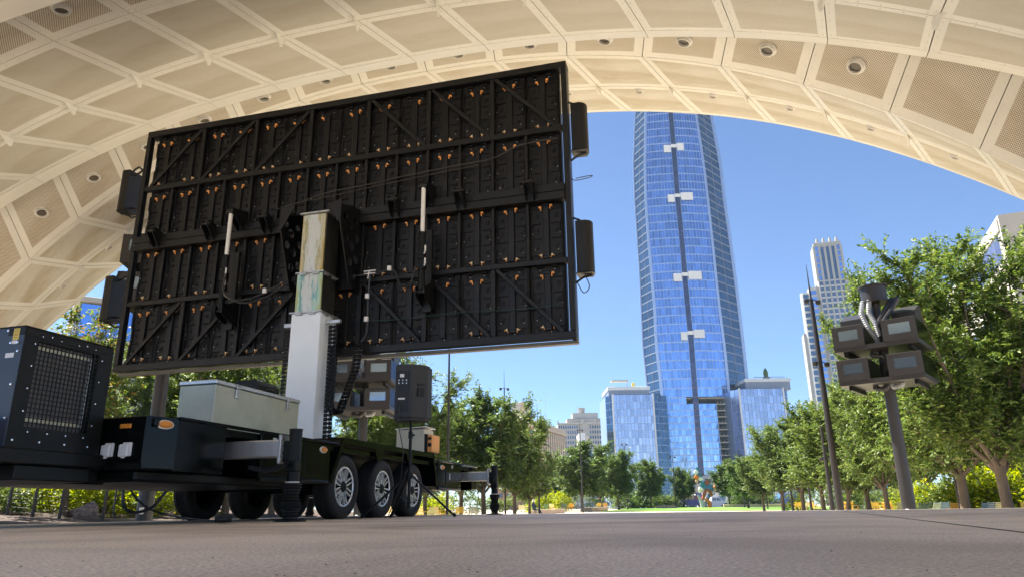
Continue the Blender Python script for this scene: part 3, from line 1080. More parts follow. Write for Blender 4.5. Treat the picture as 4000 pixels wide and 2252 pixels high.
sa.box(1.2, 1.206, -2.98, -2.35, .43, .73, .003).box(1.2, 1.206, -2.30, -2.04, .43, .73, .003)
part('side_apron', sa, M['gloss_black'])
part('side_apron', MB().box(1.172, 1.2, 1.40, 2.42, .40, .765, .006).box(1.2, 1.206, 1.72, 2.38, .44, .73, .003), M['gloss_black'])
part('side_apron', MB().box(1.172, 1.2, 2.98, 3.22, .40, .765, .006), M['gloss_black'])
part('rear_apron', MB().box(-.85, 1.17, 3.202, 3.222, .40, .765, .006), M['gloss_black'])
part('deck_lip', MB().box(1.165, 1.222, -4.15, -1.62, .768, .792, .005), M['gloss_black'])
part('deck_lip', MB().box(1.165, 1.222, 1.36, 3.24, .768, .790, .005), M['gloss_black'])
part('slot_back', MB().box(.60, .62, -3.56, -3.06, .40, .70, 0), M['satin_black'])
part('step_rail', MB().cyl((1.19, -3.05, .372), (1.19, -1.80, .372), .022, n=12), M['gloss_black'])
part('step_rail', MB().cyl((1.19, 1.42, .385), (1.19, 2.4, .385), .02, n=12), M['gloss_black'])
for y in (-2.86, 1.98):
    part('door_hinge', MB().box(1.206, 1.214, y - .03, y + .03, .70, .745, .003), M['galv'])
part('door_handle', MB().box(1.206, 1.216, 1.86, 1.88, .52, .62, .004), M['white_pl'])
# fenders
def fender(x0, x1, lip):
    q = MB()
    prof = [(-1.80, .385), (-1.74, .52), (-1.55, .855), (1.20, .865), (1.31, .62), (1.36, .42)]
    for (ya, za), (yb, zb) in zip(prof, prof[1:]):
        q.bar(((x0 + x1) / 2, ya, za), ((x0 + x1) / 2, yb, zb), abs(x1 - x0), .02, (1, 0, 0) if False else (0, 1, 0) if abs(yb - ya) < .001 else Vector((1, 0, 0)).cross(Vector((0, yb - ya, zb - za))).normalized())
    for (ya, za), (yb, zb) in zip(prof, prof[1:]):
        d_ = Vector((0, yb - ya, zb - za)).normalized()
        n_ = Vector((0, d_.z, -d_.y))
        a_, b = Vector((lip, ya, za)), Vector((lip, yb, zb))
        q.bar(a_ + n_ * .03, b + n_ * .03, .012, .06, n_)
    return q


part('fender', fender(.84, 1.20, 1.206), M['gloss_black'], smooth=0)
part('fender', fender(-.82, -.52, -.515), M['gloss_black'], smooth=0)
for y in (-.62, .33):
    part('fender_tab', MB().prism([(y - .15, .85), (y + .15, .85), (y + .06, .66), (y - .06, .66)], 0, 1.195, 1.211), M['gloss_black'])
part('wheel_well', MB().box(.82, .84, -1.75, 1.32, .40, .86, 0), M['satin_black'])

# wheels
ty = MB()
rt, wt = .348, .225
prof = [(.205, -.085), (.225, -.105), (.27, -.112), (.315, -.108), (.335, -.098), (.344, -.085), (rt, -.06)]
for z in (-.042, -.014, .014, .042):
    prof += [(rt, z - .010), (rt - .007, z - .006), (rt - .007, z + .006), (rt, z + .010)]
prof += [(rt, .06), (.344, .085), (.335, .098), (.315, .108), (.27, .112), (.225, .105), (.205, .085)]
ty.lathe(prof, 48, closed=True)
ty.lathe([(.262, .1115), (.264, .114), (.268, .1145), (.270, .112)], 48)
tyre_me = ty.mesh('wheel', M['rubber'], smooth=40)
rm = MB().lathe([(.0, .02), (.16, .02), (.185, .045), (.195, .085), (.205, .098), (.215, .100), (.216, .09), (.207, .085), (.207, -.085), (.19, -.095)], 40)
rim_me = rm.mesh('rim', M['gloss_black'])
flange_me = MB().lathe([(.196, .094), (.204, .101), (.214, .102), (.216, .096)], 48).mesh('rim_flange', M['rim_silver'])
hub_me = MB().lathe([(.062, .03), (.062, .085), (.05, .098), (.034, .102), (.03, .094), (0, .092)], 24).mesh('hub_cap', M['satin_black'])
spk = MB()
for s in (-1, 1):
    spk.prism([(.055, s * .005), (.10, s * .010), (.197, s * .046), (.198, s * .060), (.186, s * .057), (.092, s * .022), (.055, s * .014)], 2, .062, .088)
spk.lathe([(.0105, .086), (.0105, .102), (.006, .106), (0, .107)], 10, Matrix.Translation((.193, .052, 0)))
spk.lathe([(.0105, .086), (.0105, .102), (.006, .106), (0, .107)], 10, Matrix.Translation((.193, -.052, 0)))
spoke_me = spk.mesh('spoke', M['rim_silver'])
for side_, x in ((1, 1.068), (-1, -.70)):
    for i, y in enumerate((-1.39, -.41, .555)):
        w = inst('wheel', tyre_me, tr, (x, y, rt - .006), (0, R(90) * side_, 0))
        inst('rim', rim_me, w)
        inst('rim_flange', flange_me, w)
        inst('hub_cap', hub_me, w)
        for k in range(8):
            inst('spoke', spoke_me, w, None, (0, 0, R(45 * k + 13 * i)))

# stabiliser jacks
def jack(x, y, side_):
    b = part('outrigger', MB().bar((side_ * .55, y, .60), (x - side_ * .10, y, .60), .13, .145, (0, 0, 1), .012), M['alu'])
    fl = MB().box(-.012, .012, -.11, .11, -.12, .12, .004)
    for yy in (-.085, .085):
        for zz in (-.085, -.03, .03, .085):
            fl.mat(1).cyl((-.02, yy, zz), (.02, yy, zz), .011, n=6)
        fl.mat(0)
    inst('jack_flange', fl.mesh('jack_flange', [M['galv'], M['chrome']]), b, (x - side_ * .085, y, .59))
    jt_ = part('jack_leg', MB().cyl((0, 0, .30), (0, 0, .75), .054, n=20).cyl((0, 0, .75), (0, 0, .762), .058, n=20).box(-.08, .0, -.06, .06, .48, .66, .01).box(-.05, .06, -.07, .03, .40, .50, .012).cyl((0, -.06, .46), (0, -.13, .46), .018, n=10), M['satin_black'], loc=(x, y, 0))
    pr = [(.058, .315)]
    for k in range(11):
        z = .30 - k * .0245
        rr = .078 + .012 * math.sin(k * .9 + x)
        pr += [(rr, z), (rr - .016, z - .012)]
    pr += [(.06, .025)]
    inst('bellows', MB().lathe(pr, 24).mesh('bellows', M['rubber'], smooth=20), jt_)
    inst('jack_foot', MB().lathe([(.0, .024), (.06, .024), (.075, .018), (.135, .014), (.135, .0), (0, 0)], 28).mesh('jack_foot', M['satin_black']), jt_)
    inst('jack_ring', MB().lathe([(.056, .30), (.060, .305), (.060, .318), (.056, .323)], 20).mesh('jack_ring', M['rod']), jt_)
    return jt_


jack(1.70, -3.30, 1)
jack(1.68, 2.70, 1)
jack(-1.68, 2.75, -1)
cable('drag_chain', [(1.20, -3.2, .46), (1.35, -3.22, .43), (1.5, -3.25, .44), (1.62, -3.3, .48)], .022)

# side lamps, reflector, sockets
bez_me = MB().lathe([(0, 0), (.075, 0), (.075, .006), (.06, .014), (.0, .014)], 24).mesh('marker_lamp', M['lamp_ring'])
amb_me = MB().lathe([(.056, .010), (.056, .020), (.045, .028), (0, .03)], 20).mesh('lamp_lens', M['amber'])
ca = math.atan2(.07, .24)
for p, rz_ in (((1.172, -4.265, .722), R(90) - ca), ((1.2065, -1.965, .70), R(90)), ((1.2005, 1.56, .695), R(90))):
    o = inst('marker_lamp', bez_me, tr, p, (R(90), 0, rz_), (1, .46, 1))
    inst('lamp_lens', amb_me, o)
part('reflector', MB().box(.90, 1.0, -4.412, -4.40, .69, .722, .004), M['amber'])
for x in (.825, .985):
    so = part('socket_box', MB().box(-.03, .05, -.02, 0, -.045, .055, .006), M['white_pl'], loc=(x, -4.401, .53))
    inst('socket_lid', MB().box(-.045, .04, -.04, -.022, -.05, .04, .008).box(-.012, .012, -.04, -.02, -.06, -.05, .003).mesh('socket_lid', M['white_pl']), so)

# generator on the tongue
GX, GY0, GY1, GZ0, GZ1 = .80, -5.22, -4.47, .50, 1.285
gen = part('generator_housing', MB().box(-.85, GX - .08, GY0, GY1, GZ0, GZ1, .008), M['satin_black'])
M['gen_sky_sheen'] = pm('housing_sky_sheen', (.034, .042, .060), .3, spec=.5)  # blue sky reflection on the front, painted into the base colour


def gpart(name, mb, mat_):
    return inst(name, mb.mesh(name, mat_), gen)


oy0, oy1, oz0, oz1 = -5.11, -4.60, .635, 1.215
sf = MB()
for y0, y1, z0, z1 in ((GY0, oy0, GZ0, GZ1), (oy1, GY1, GZ0, GZ1), (oy0, oy1, GZ0, oz0), (oy0, oy1, oz1, GZ1)):
    sf.box(GX - .012, GX, y0, y1, z0, z1)
gpart('side_panel', sf, M['satin_black'])
gpart('front_panel', MB().box(-.85, GX - .001, GY0 - .006, GY0 - .0005, GZ0, GZ1, .002).box(-.85, .48, GY0 - .012, GY0 - .006, .62, 1.25, .003), M['gen_sky_sheen'])
gpart('roof_panel', MB().box(-.85, GX, GY0 - .006, GY1, GZ1 + .001, GZ1 + .012, .004).box(GX - .14, GX + .002, GY0 - .008, GY1 + .002, GZ1 - .055, GZ1 - .002, .003), M['satin_black'])
rad = MB().box(GX - .075, GX - .06, oy0, oy1, oz0, oz1)
for k in range(26):
    z = oz0 + .08 + k * .018
    rad.box(GX - .060, GX - .058, oy0 + .02, oy1 - .045, z, z + .012)
gpart('radiator', rad, pm('radiator_grey', (.17, .17, .175), .6))
M['pale_metal'] = pm('pale_radiator_tank', (.80, .80, .62), .5)
for z_ in (oz1 - .055, oz0 + .04):
    gpart('radiator_tank', MB().box(GX - .058, GX - .035, oy0 + .01, oy1 - .05, z_, z_ + .035, .005), M['pale_metal'])
gpart('radiator_pipe', MB().cyl((GX - .04, oy1 - .035, oz0 + .04), (GX - .04, oy1 - .035, oz1 - .03), .012, n=10), M['alu'])
gr = MB()
for k in range(17):
    y = oy0 + (oy1 - oy0) * k / 16
    gr.box(GX - .008, GX - .003, y - .0035, y + .0035, oz0 - .01, oz1 + .01)
for k in range(19):
    z = oz0 + (oz1 - oz0) * k / 18
    gr.box(GX - .0115, GX - .0065, oy0 - .01, oy1 + .01, z - .0035, z + .0035)
gpart('grille', gr, M['black_steel'])
bo_me = MB().lathe([(.010, 0), (.010, .004), (.007, .009), (0, .010)], 6).mesh('bolt', M['chrome'])
for y, z, s in [(oy0 - .03, oz0 + .1 + k * .15, 1) for k in range(4)] + [(oy1 + .03, oz0 + .06 + k * .16, 1) for k in range(4)] + [(oy0 + .02 + k * .15, oz1 + .03, .8) for k in range(4)] + \
        [(oy0 + .03 + k * .15, oz0 - .03, 1) for k in range(4)] + [(GY0 + .04 + k * .2, GZ0 + .045, 1.3) for k in range(4)] + [(GY0 + .2 + k * .3, GZ1 - .03, 1) for k in range(2)]:
    inst('bolt', bo_me, gen, (GX + .0005, y, z), (0, R(90), 0), s * .75)
for x, z in ((.70, 1.18), (.76, 1.18), (.772, 1.12), (.77, .90), (.77, .68), (.66, 1.265)):
    inst('bolt', bo_me, gen, (x, GY0 - .0065, z), (R(90), 0, 0), 1.1)
gpart('yellow_label', MB().box(.705, .755, GY0 - .0085, GY0 - .0065, 1.20, 1.278), M['yellow_label'])
gpart('white_label', MB().box(.70, .745, GY0 - .0085, GY0 - .0065, 1.172, 1.195), M['white_pl'])
gpart('white_label', MB().box(.67, .74, GY0 - .0085, GY0 - .0065, 1.08, 1.112), M['white_pl'])
lt = MB()
for z in (1.268, 1.255, 1.240, 1.228, 1.214):
    lt.box(.711, .749, GY0 - .0092, GY0 - .0086, z - .0025, z + .0025)
gpart('label_print', lt, pm('label_red', (.35, .12, .03), .6))
part('tongue_beam', MB().box(-.85, .82, -5.3, -4.3, .40, .498, .01).bar((.60, -4.2, .36), (-.3, -7.6, .40), .10, .13, (0, 0, 1), .01).bar((-.6, -4.2, .36), (-.3, -7.6, .40), .10, .13, (0, 0, 1), .01).box(-.80, .78, -5.1, -4.5, .30, .40, .01), M['satin_black'])

# cables that hang below the front of the trailer
cable('hanging_cable', [(.72, -4.1, .26), (.75, -4.1, .14), (.85, -4.1, .09), (1.0, -4.08, .13), (1.08, -4.05, .25)], .012)
cable('hanging_cable', [(.70, -4.0, .26), (.80, -4.0, .17), (.98, -4.0, .09), (1.20, -3.9, .04), (1.36, -3.8, .02)], .007)
cable('hanging_cable', [(.66, -4.1, .26), (.66, -4.1, .12), (.68, -4.1, .05)], .006)

# ------------------------------------------------------------------ things on and beside the trailer
def tw(x, y, z=0.0):
    return T_M @ Vector((x, y, z))


def thing(name, loc, rz, label, cat, group=None):
    return tag(empty(name, loc, rz), label, cat, group)


def sub(name, mb, mat_, parent, **k):
    return mb.build(name, mat_, parent, **k)


tc_ = thing('tool_chest', tw(.395, -2.25, .767), T_A, 'bare aluminium tool chest on the trailer deck in front of the mast', 'tool chest')
M['chest'] = pm('dull_aluminium_sheet', (.50, .51, .42), .42, .45, var=.14, vscale=2.5, col2=(.36, .38, .30))
sub('body', MB().box(-.205, .205, -.74, .74, 0, .50, .006), M['chest'], tc_)
sub('lid', MB().box(-.215, .215, -.75, .75, .503, .545, .008), M['alu'], tc_)
for y in (-.42, .5):
    sub('latch', MB().box(.206, .222, y - .025, y + .025, .40, .50, .005).box(.216, .232, y - .03, y + .03, .49, .53, .004), M['galv'], tc_)
cs = thing('equipment_case', tw(.33, -1.95, 1.314), T_A, 'small black equipment case lying on the aluminium chest', 'case')
sub('body', MB().prism([(-.15, 0), (.15, 0), (.15, .09), (.10, .14), (-.12, .14), (-.15, .10)], 1, -.2, .2), M['satin_black'], cs)
sub('handle', MB().tube([(.151, -.06, .05), (.18, -.05, .06), (.18, .05, .06), (.151, .06, .05)], .008, 6), M['hose'], cs)
ec = thing('electrical_cabinet', tw(.48, 2.2, .767), T_A, 'cream electrical cabinet with an orange switch box at the rear of the deck', 'cabinet')
sub('body', MB().box(-.24, .24, -.2, .2, 0, .56, .008), M['cream_box'], ec)
sub('lid', MB().prism([(-.26, .565), (.27, .585), (.27, .60), (-.26, .58)], 1, -.225, .225), M['white_pl'], ec)
sub('mounting_plate', MB().box(.2405, .285, -.19, .19, .18, .48, .004), M['satin_black'], ec)
sub('switch_box', MB().box(.286, .37, -.18, .16, .20, .47, .012), M['orange'], ec)
sub('switch_window', MB().box(.30, .36, -.184, -.1805, .28, .34, .002).box(.30, .36, -.184, -.1805, .39, .43, .002), M['cab_black'], ec)
sub('coiled_lead', MB().tube([(.30 + .014 * math.cos(t), -.1 + .014 * math.sin(t), .18 - t * .0055) for t in np.linspace(0, 31, 90)], .005, 5), M['white_pl'], ec)

st = thing('tripod_stand', tw(1.69, -.8, 0), T_A + R(8), 'black tripod speaker stand beside the trailer wheels', 'stand')
sub('mast_tube', MB().cyl((0, 0, .10), (0, 0, .95), .019, n=12).cyl((0, 0, .95), (0, 0, 1.16), .0165, n=12), M['satin_black'], st)
sub('collar', MB().cyl((0, 0, .90), (0, 0, .98), .028, n=12).cyl((0, 0, .93), (.05, 0, .94), .012, n=8), M['satin_black'], st)
sub('hub', MB().cyl((0, 0, .43), (0, 0, .51), .032, n=12).box(-.045, .045, -.02, .02, .45, .49, .006), M['satin_black'], st)
for k, a_ in enumerate((R(6), R(128), R(186))):
    d_ = Vector((math.cos(a_), math.sin(a_), 0))
    lg = sub('leg', MB().bar(d_ * .03 + Vector((0, 0, .47)), d_ * .53 + Vector((0, 0, .02)), .034, .022, (0, 0, 1), .004).cyl(d_ * .52 + Vector((0, 0, .035)), d_ * .55 + Vector((0, 0, .012)), .02, n=10), M['satin_black'], st)
    inst('brace', MB().bar(Vector((0, 0, .16)), d_ * .28 + Vector((0, 0, .245)), .014, .006).mesh('brace', M['satin_black']), lg)
sp = thing('loudspeaker', tw(1.69, -.8, 1.10), T_A + R(14), 'black powered loudspeaker turned away on the tripod stand', 'loudspeaker')
M['spk'] = pm('loudspeaker_plastic', (.020, .020, .021), .5, var=.15, bump=.1, bscale=200)
cabp = [(-.19, -.02), (-.175, -.155), (-.085, -.185), (.04, -.185), (.20, -.06), (.235, .06), (.22, .17), (-.2, .17)]
sb = MB().prism(cabp, 2, .03, .64)
sb.prism([(-.19, 0), (-.17, -.13), (-.08, -.155), (.03, -.155), (.18, -.05), (.21, .06), (.2, .15), (-.18, .15)], 2, .64, .665)
sb.prism([(-.19, 0), (-.17, -.13), (-.08, -.155), (.03, -.155), (.18, -.05), (.21, .06), (.2, .15), (-.18, .15)], 2, .0, .03)
sub('cabinet_shell', sb, M['spk'], sp, smooth=20)
cp = sub('control_panel', MB().box(-.16, -.0, -.191, -.1855, .10, .58, .003), M['cover_black'], sp)
inst('display', MB().box(-.115, -.065, -.195, -.1915, .50, .54).mesh('display', M['white_pl']), cp)
kn = MB()
for k in range(6):
    x, z = -.125 + .045 * (k % 3), .465 - .035 * (k // 3)
    kn.cyl((x, -.1915, z), (x, -.202, z), .009, n=8)
inst('knob', kn.mesh('knob', M['galv']), cp)
inst('socket', MB().box(-.13, -.05, -.196, -.1915, .235, .255).mesh('socket', M['white_pl']), cp)
hd = MB().bar((.095, -.152, .33), (.165, -.1, .33), .012, .10, (0, 0, 1)).bar((.095, -.152, .42), (.165, -.1, .42), .012, .02, (0, 0, 1))
sub('side_handle', hd, M['cab_black'], sp)
sub('speaker_lead', MB().tube([(-.09, -.2, .2), (-.10, -.24, .12), (-.12, -.2, -.04), (-.06, -.12, -.35), (-.1, 0, -.75), (-.28, .25, -1.08), (-.5, .5, -1.148)], .006, 6), M['hose'], sp)
pg = thing('power_plug', tw(1.36, -3.8, 0.0), 0, 'black cable plug lying on the paving by the trailer wheels', 'plug')
sub('plug_body', MB().tube([(.0, 0, .03), (.06, .0, .035), (.12, .01, .03)], [.025, .032, .022], 10), M['rubber'], pg)
sub('cable_coil', MB().tube([(.05 + .05 * math.cos(t) * (1 + .1 * math.sin(3 * t)), .04 * math.sin(t), .02 + .003 * t) for t in np.linspace(0, 16, 60)], .006, 6), M['hose'], pg)

# ------------------------------------------------------------------ projector poles
def projector_pole(px, Y, yaw, label, px_h=4.45):
    b = at(px, 1990, Y)
    g = gz(b.x, Y)
    t = thing('projector_pole', (b.x, Y, g - .02), yaw, label, 'projector pole', 'brown poles with projector housings')
    t.scale = (1.13, 1.13, 1.13)
    zt = (px_h - g) / 1.13
    sub('pole', MB().tube([(0, 0, 0), (0, 0, .35), (0, 0, zt + .55)], [.155, .145, .10], 20), M['brown_steel'], t)
    sub('base_plate', MB().lathe([(0, .06), (.19, .06), (.21, .04), (.21, 0), (0, 0)], 20), M['brown_steel'], t)
    sub('drum', MB().lathe([(.0, .62), (.33, .62), (.33, .645), (.295, .65), (.275, .66), (.275, .98), (.325, .99), (.325, 1.015), (.0, 1.02)], 24, Matrix.Translation((0, 0, zt - .05))), M['brown_steel'], t)
    sub('hand_hole', MB().box(-.05, .03, -.168, -.14, .62, .74, .01), M['white_pl'], t)
    for tier, dz in ((0, 0.0), (1, -.76)):
        z0 = zt - .46 + dz
        tray = sub('tray', MB().prism([(-.62, z0 - .10), (.62, z0 - .10), (.85, z0 - .02), (.85, z0), (-.62, z0)], 0, -.86, .86), M['brown_steel'], t)
        for xs_ in (-.7, .62):
            inst('tray_strut', MB().box(xs_, xs_ + .08, -.5, .6, z0 - .20, z0 - .101, .01).mesh('tray_strut', M['satin_black']), tray)
        for s in (-1, 1):
            x0, x1 = (-.86, -.20) if s < 0 else (.18, .86)
            wx0, wx1, wz0, wz1 = x0 + .13, x1 - .12, z0 + .14, z0 + .37
            bx = MB()
            for a0, a1, c0, c1 in ((x0, wx0, z0, z0 + .46), (wx1, x1, z0, z0 + .46), (wx0, wx1, z0, wz0), (wx0, wx1, wz1, z0 + .46)):
                bx.box(a0, a1, -.625, -.595, c0, c1)
            bx.box(x0, x1, -.62, -.59, z0 + .46, z0 + .475, .004)
            hs = sub('projector_housing', bx, M['brown_steel'], t)
            inst('housing_body', MB().prism([(-.594, z0 + .002), (.84, z0 + .002), (.84, z0 + .30), (.35, z0 + .44), (-.594, z0 + .458)], 0, x0 + .002, x1 - .002).mesh('housing_body', M['gloss_black' if s > 0 else 'brown_steel']), hs)
            inst('window', MB().box(wx0, wx1, -.612, -.606, wz0, wz1).mesh('window', M['win_glass']), hs)
    for s, x in ((-1, -.62), (1, .50)):
        sub('rear_housing', MB().prism([(.1, zt + .01), (.78, zt + .01), (.78, zt + .45), (.6, zt + .52), (.1, zt + .30)], 0, x - .22, x + .26), M['brown_steel'], t)
    def hose(pts, m):
        P = [Vector(p) for p in pts]
        out, rad_ = [], []
        n = 0
        for i in range(len(P) - 1):
            for k in range(14):
                q = P[i].lerp(P[i + 1], k / 14)
                out.append(q)
                rad_.append(.062 if n % 2 else .050)
                n += 1
        sub('flexible_hose', MB().tube(out, rad_, 10), m, t, smooth=20)
    hose([(-.20, -.22, zt + .60), (-.25, -.33, zt + .30), (-.14, -.38, zt - .05), (-.02, -.36, zt - .30), (.0, -.3, zt - .46)], M['hose_grey'])
    hose([(-.06, -.25, zt + .60), (-.10, -.30, zt + .30), (.02, -.36, zt + .02), (.06, -.36, zt - .30)], M['hose_grey'])
    hose([(.36, .05, zt + .62), (.24, -.18, zt + .35), (.10, -.32, zt + .08), (.02, -.36, zt - .1)], M['hose'])
    hose([(.48, -.02, zt + .60), (.36, -.24, zt + .30), (.18, -.36, zt + .02)], M['hose'])
    hose([(-.1, -.1, zt - .46), (-.18, -.25, zt - .66), (.05, -.3, zt - .72), (.08, -.2, zt - .9), (.02, -.25, zt - 1.2)], M['hose'])
    hose([(-.25, -.05, zt - 1.24), (-.22, -.2, zt - 1.40), (-.02, -.2, zt - 1.42), (.05, -.1, zt - 1.3)], M['hose'])
    hose([(.12, -.1, zt - 1.24), (.14, -.2, zt - 1.40), (.30, -.2, zt - 1.38), (.34, -.1, zt - 1.24)], M['hose_grey'])
    return t


projector_pole(3553, 18.0, R(-40), 'brown pole carrying four projector housings in front of the row of park trees')
projector_pole(1402, 22.0, R(-4), 'brown pole with projector housings seen between the mast and the loudspeaker')
projector_pole(566, 15.6, R(8), 'brown pole standing behind the front wheels of the trailer', 6.0)

# ------------------------------------------------------------------ slender lamp posts with cameras
cam_me = MB().cyl((0, 0, 0), (.0, 0, .16), .02, n=8)
for s in (-1, 1):
    cam_me.tube([(0, 0, .08), (s * .18, 0, .10), (s * .24, 0, .06)], .018, 6)
    cam_me.lathe([(0, -.10), (.07, -.09), (.095, -.02), (.095, .06), (.05, .08), (0, .08)], 10, Matrix.Translation((s * .27, -.02, .02)))
cam_me = cam_me.mesh('camera_pod', M['brown_steel'])


def lamp_post(px, Y, topy, label, r=.075, camz=(.82,), spike=.13):
    b = at(px, 1985, Y)
    g = gz(b.x, Y)
    h = at(px, topy, Y).z - g
    # along the vertical the sight line moves sideways too: keep the base, take only the height
    t = thing('lamp_post', (b.x, Y, g - .02), 0, label, 'lamp post', 'slender dark posts with cameras')
    hs = h * (1 - spike)
    sub('post', MB().tube([(0, 0, 0), (0, 0, hs)], [r, r * .55], 12), M['dark_pole'], t)
    sub('spike', MB().tube([(0, 0, hs), (0, 0, h)], [r * .3, .008], 8), M['dark_pole'], t)
    sub('foot', MB().lathe([(0, .05), (r * 1.5, .05), (r * 1.8, 0), (0, 0)], 12), M['dark_pole'], t)
    for f in camz:
        inst('camera_pod', cam_me, t, (0, -r * .3, h * f), (0, 0, R(20)), max(1.0, Y / 75))
    return t


lamp_post(3283, 26, 1030, 'tall dark lamp post with two camera pods before the white office tower', .13, (.845, .60), .14)
lamp_post(3252, 33, 1640, 'short dark post close beside the tall camera post', .11, (.62,), .05)
lamp_post(1747, 32, 1130, 'thin dark post rising behind the lower edge of the screen', .065, ())
lamp_post(1974, 50, 1440, 'dark camera post in the dense trees right of the trailer', .07, (.86,))
lamp_post(2107, 58, 1572, 'dark camera post in front of the brown brick building', .08, (.87,))
lamp_post(2277, 76, 1628, 'dark camera post in front of the stone office building', .08, (.86,))
lamp_post(2452, 96, 1700, 'dark camera post before the left glass wing of the tower', .08, (.88,))
lamp_post(2642, 104, 1752, 'dark camera post beside the small tree left of the sculpture', .09, (.86,))
lamp_post(2909, 100, 1742, 'dark camera post right of the sculpture at the lawn end', .09, (.86,))
lamp_post(3000, 84, 1690, 'dark camera post before the right glass wing of the tower', .085, (.86,))
lamp_post(3098, 58, 1700, 'dark post among the chairs at the right lawn edge', .09, (), .03)
lamp_post(3170, 50, 1760, 'dark post half hidden by leaves right of the blue van', .085, (), .03)
lamp_post(3752, 24, 1560, 'thin black post between two trunks behind the orange chair', .05, (), .03)

# ------------------------------------------------------------------ park chairs
CH = {k: pm('chair_' + k, c, .4, var=.06) for k, c in dict(amber=(.72, .36, .02), yellow=(.74, .50, .05), cream=(.66, .60, .30), green=(.14, .26, .10), pale=(.42, .50, .28), blue=(.16, .24, .28), dark=(.06, .10, .07)).items()}
CH_ME = {}


def chair_meshes(k):
    if k in CH_ME: return CH_ME[k]
    m = CH[k]
    s_ = MB()
    for i in range(6):
        s_.box(-.24, .24, -.22 + i * .078, -.22 + i * .078 + .062, .415 + .012 * abs(i - 2.5) / 2.5, .43 + .012 * abs(i - 2.5) / 2.5, .004)
    b_ = MB()
    for i in range(5):
        z = .50 + i * .072
        y = .235 + i * .022
        b_.box(-.24, .24, y, y + .016, z, z + .06, .005)
    l_ = MB().tube([(0, -.22, 0), (0, -.20, .41), (0, -.18, .64), (0, .12, .66), (0, .26, .62)], .014, 8)
    l2 = MB().tube([(0, .30, 0), (0, .22, .42), (0, .36, .88)], .014, 8)
    CH_ME[k] = (s_.mesh('seat', m), b_.mesh('backrest', m), l_.mesh('leg', m), l2.mesh('leg', m))
    return CH_ME[k]


def chair(k, px, Y, rz, label):
    b = at(px, 1985, Y)
    t = thing('park_chair', (b.x, Y, gz(b.x, Y) + .03), R(rz), label, 'chair', 'slatted metal park chairs')
    s_, b_, l_, l2 = chair_meshes(k)
    inst('seat', s_, t)
    inst('backrest', b_, t)
    for x in (-.25, .25):
        inst('leg', l_, t, (x, 0, 0))
        inst('leg', l2, t, (x, 0, 0))


for a_ in (('amber', 3730, 27, 172, 'orange slatted chair showing its back between pole and tree trunk'),
           ('pale', 3628, 28, 215, 'pale green chair next to the big projector pole'),
           ('dark', 3595, 28, 185, 'dark green chair just right of the projector pole'),
           ('blue', 3676, 30, 160, 'grey blue chair left of the orange chair'),
           ('blue', 3835, 26, 190, 'grey blue chair between the two large trunks'),
           ('cream', 3878, 27, 170, 'cream chair beside the grey blue one at the shrubs'),
           ('yellow', 3990, 26, 185, 'yellow chair at the right border by the thick trunk'),
           ('cream', 3508, 33, 190, 'cream chair left of the projector pole'),
           ('amber', 3483, 36, 120, 'amber chair seen edge on behind the cream chair'),
           ('yellow', 3408, 44, 188, 'yellow chair facing the lawn right of the green loungers'),
           ('yellow', 3440, 46, 100, 'yellow chair turned sideways next to its twin'),
           ('pale', 3352, 42, 240, 'pale green lounge chair tilted between yellow chairs'),
           ('green', 3378, 48, 200, 'mid green chair behind the pale lounge chair'),
           ('yellow', 3312, 46, 170, 'yellow chair in the cluster right of the paired dark posts'),
           ('amber', 3330, 45, 110, 'amber chair in the cluster right of the paired dark posts'),
           ('pale', 3300, 44, 75, 'pale green chair leaning toward the yellow cluster'),
           ('green', 3243, 44, 200, 'green chair behind the short dark post'),
           ('amber', 3188, 56, 100, 'amber chair standing alone left of the grey trunk'),
           ('yellow', 3115, 64, 180, 'yellow chair next to the dark post at the lawn'),
           ('cream', 3150, 66, 200, 'cream chair behind the lone yellow chair'),
           ('yellow', 2160, 74, 150, 'yellow chair in the shade left of the lawn'),
           ('amber', 2228, 80, 200, 'amber chair under the trees left of the lawn'),
           ('amber', 2366, 88, 160, 'orange chair close to the far lawn corner'),
           ('yellow', 2338, 90, 190, 'yellow chair beside the orange one at the far corner'),
           ('dark', 2203, 78, 170, 'dark green chair between yellow and amber chairs'),
           ('green', 2130, 72, 200, 'green chair beside the yellow chair in the shade'),
           ('green', 2300, 86, 180, 'green chair behind the stone seat blocks'),
           ('cream', 2042, 60, 160, 'cream chair under the dense tree by the camera post'),
           ('cream', 528, 27, 165, 'cream chair seen beneath the trailer near the brown pole'),
           ('pale', 665, 29, 190, 'pale chair at the table seen beneath the trailer'),
           ('yellow', 1652, 40, 150, 'yellow chair seen under the rear of the trailer'),
           ('cream', 1690, 44, 200, 'cream chair right of the third wheel'),
           ('yellow', 1800, 46, 175, 'yellow chair left of the rear jack'),
           ('amber', 1720, 48, 130, 'amber chair behind the cream chair near the stand leg'),
           ('cream', 1850, 42, 180, 'cream chair close to the rear jack'),
           ('yellow', 1530, 44, 170, 'yellow chair glimpsed between second and third wheel'),
           ('yellow', 1245, 40, 190, 'yellow chair glimpsed left of the first rimmed wheel')):
    chair(*a_)


def cafe_table(px, Y, label, m='cream'):
    b = at(px, 1985, Y)
    t = thing('park_table', (b.x, Y, gz(b.x, Y) + .03), 0, label, 'table')
    sub('table_top', MB().lathe([(0, .70), (.42, .70), (.43, .715), (.42, .73), (0, .73)], 24), CH[m], t)
    sub('pedestal', MB().cyl((0, 0, .02), (0, 0, .70), .03, n=10), CH[m], t)
    sub('foot', MB().lathe([(0, .03), (.22, .02), (.24, 0), (0, 0)], 16), CH[m], t)


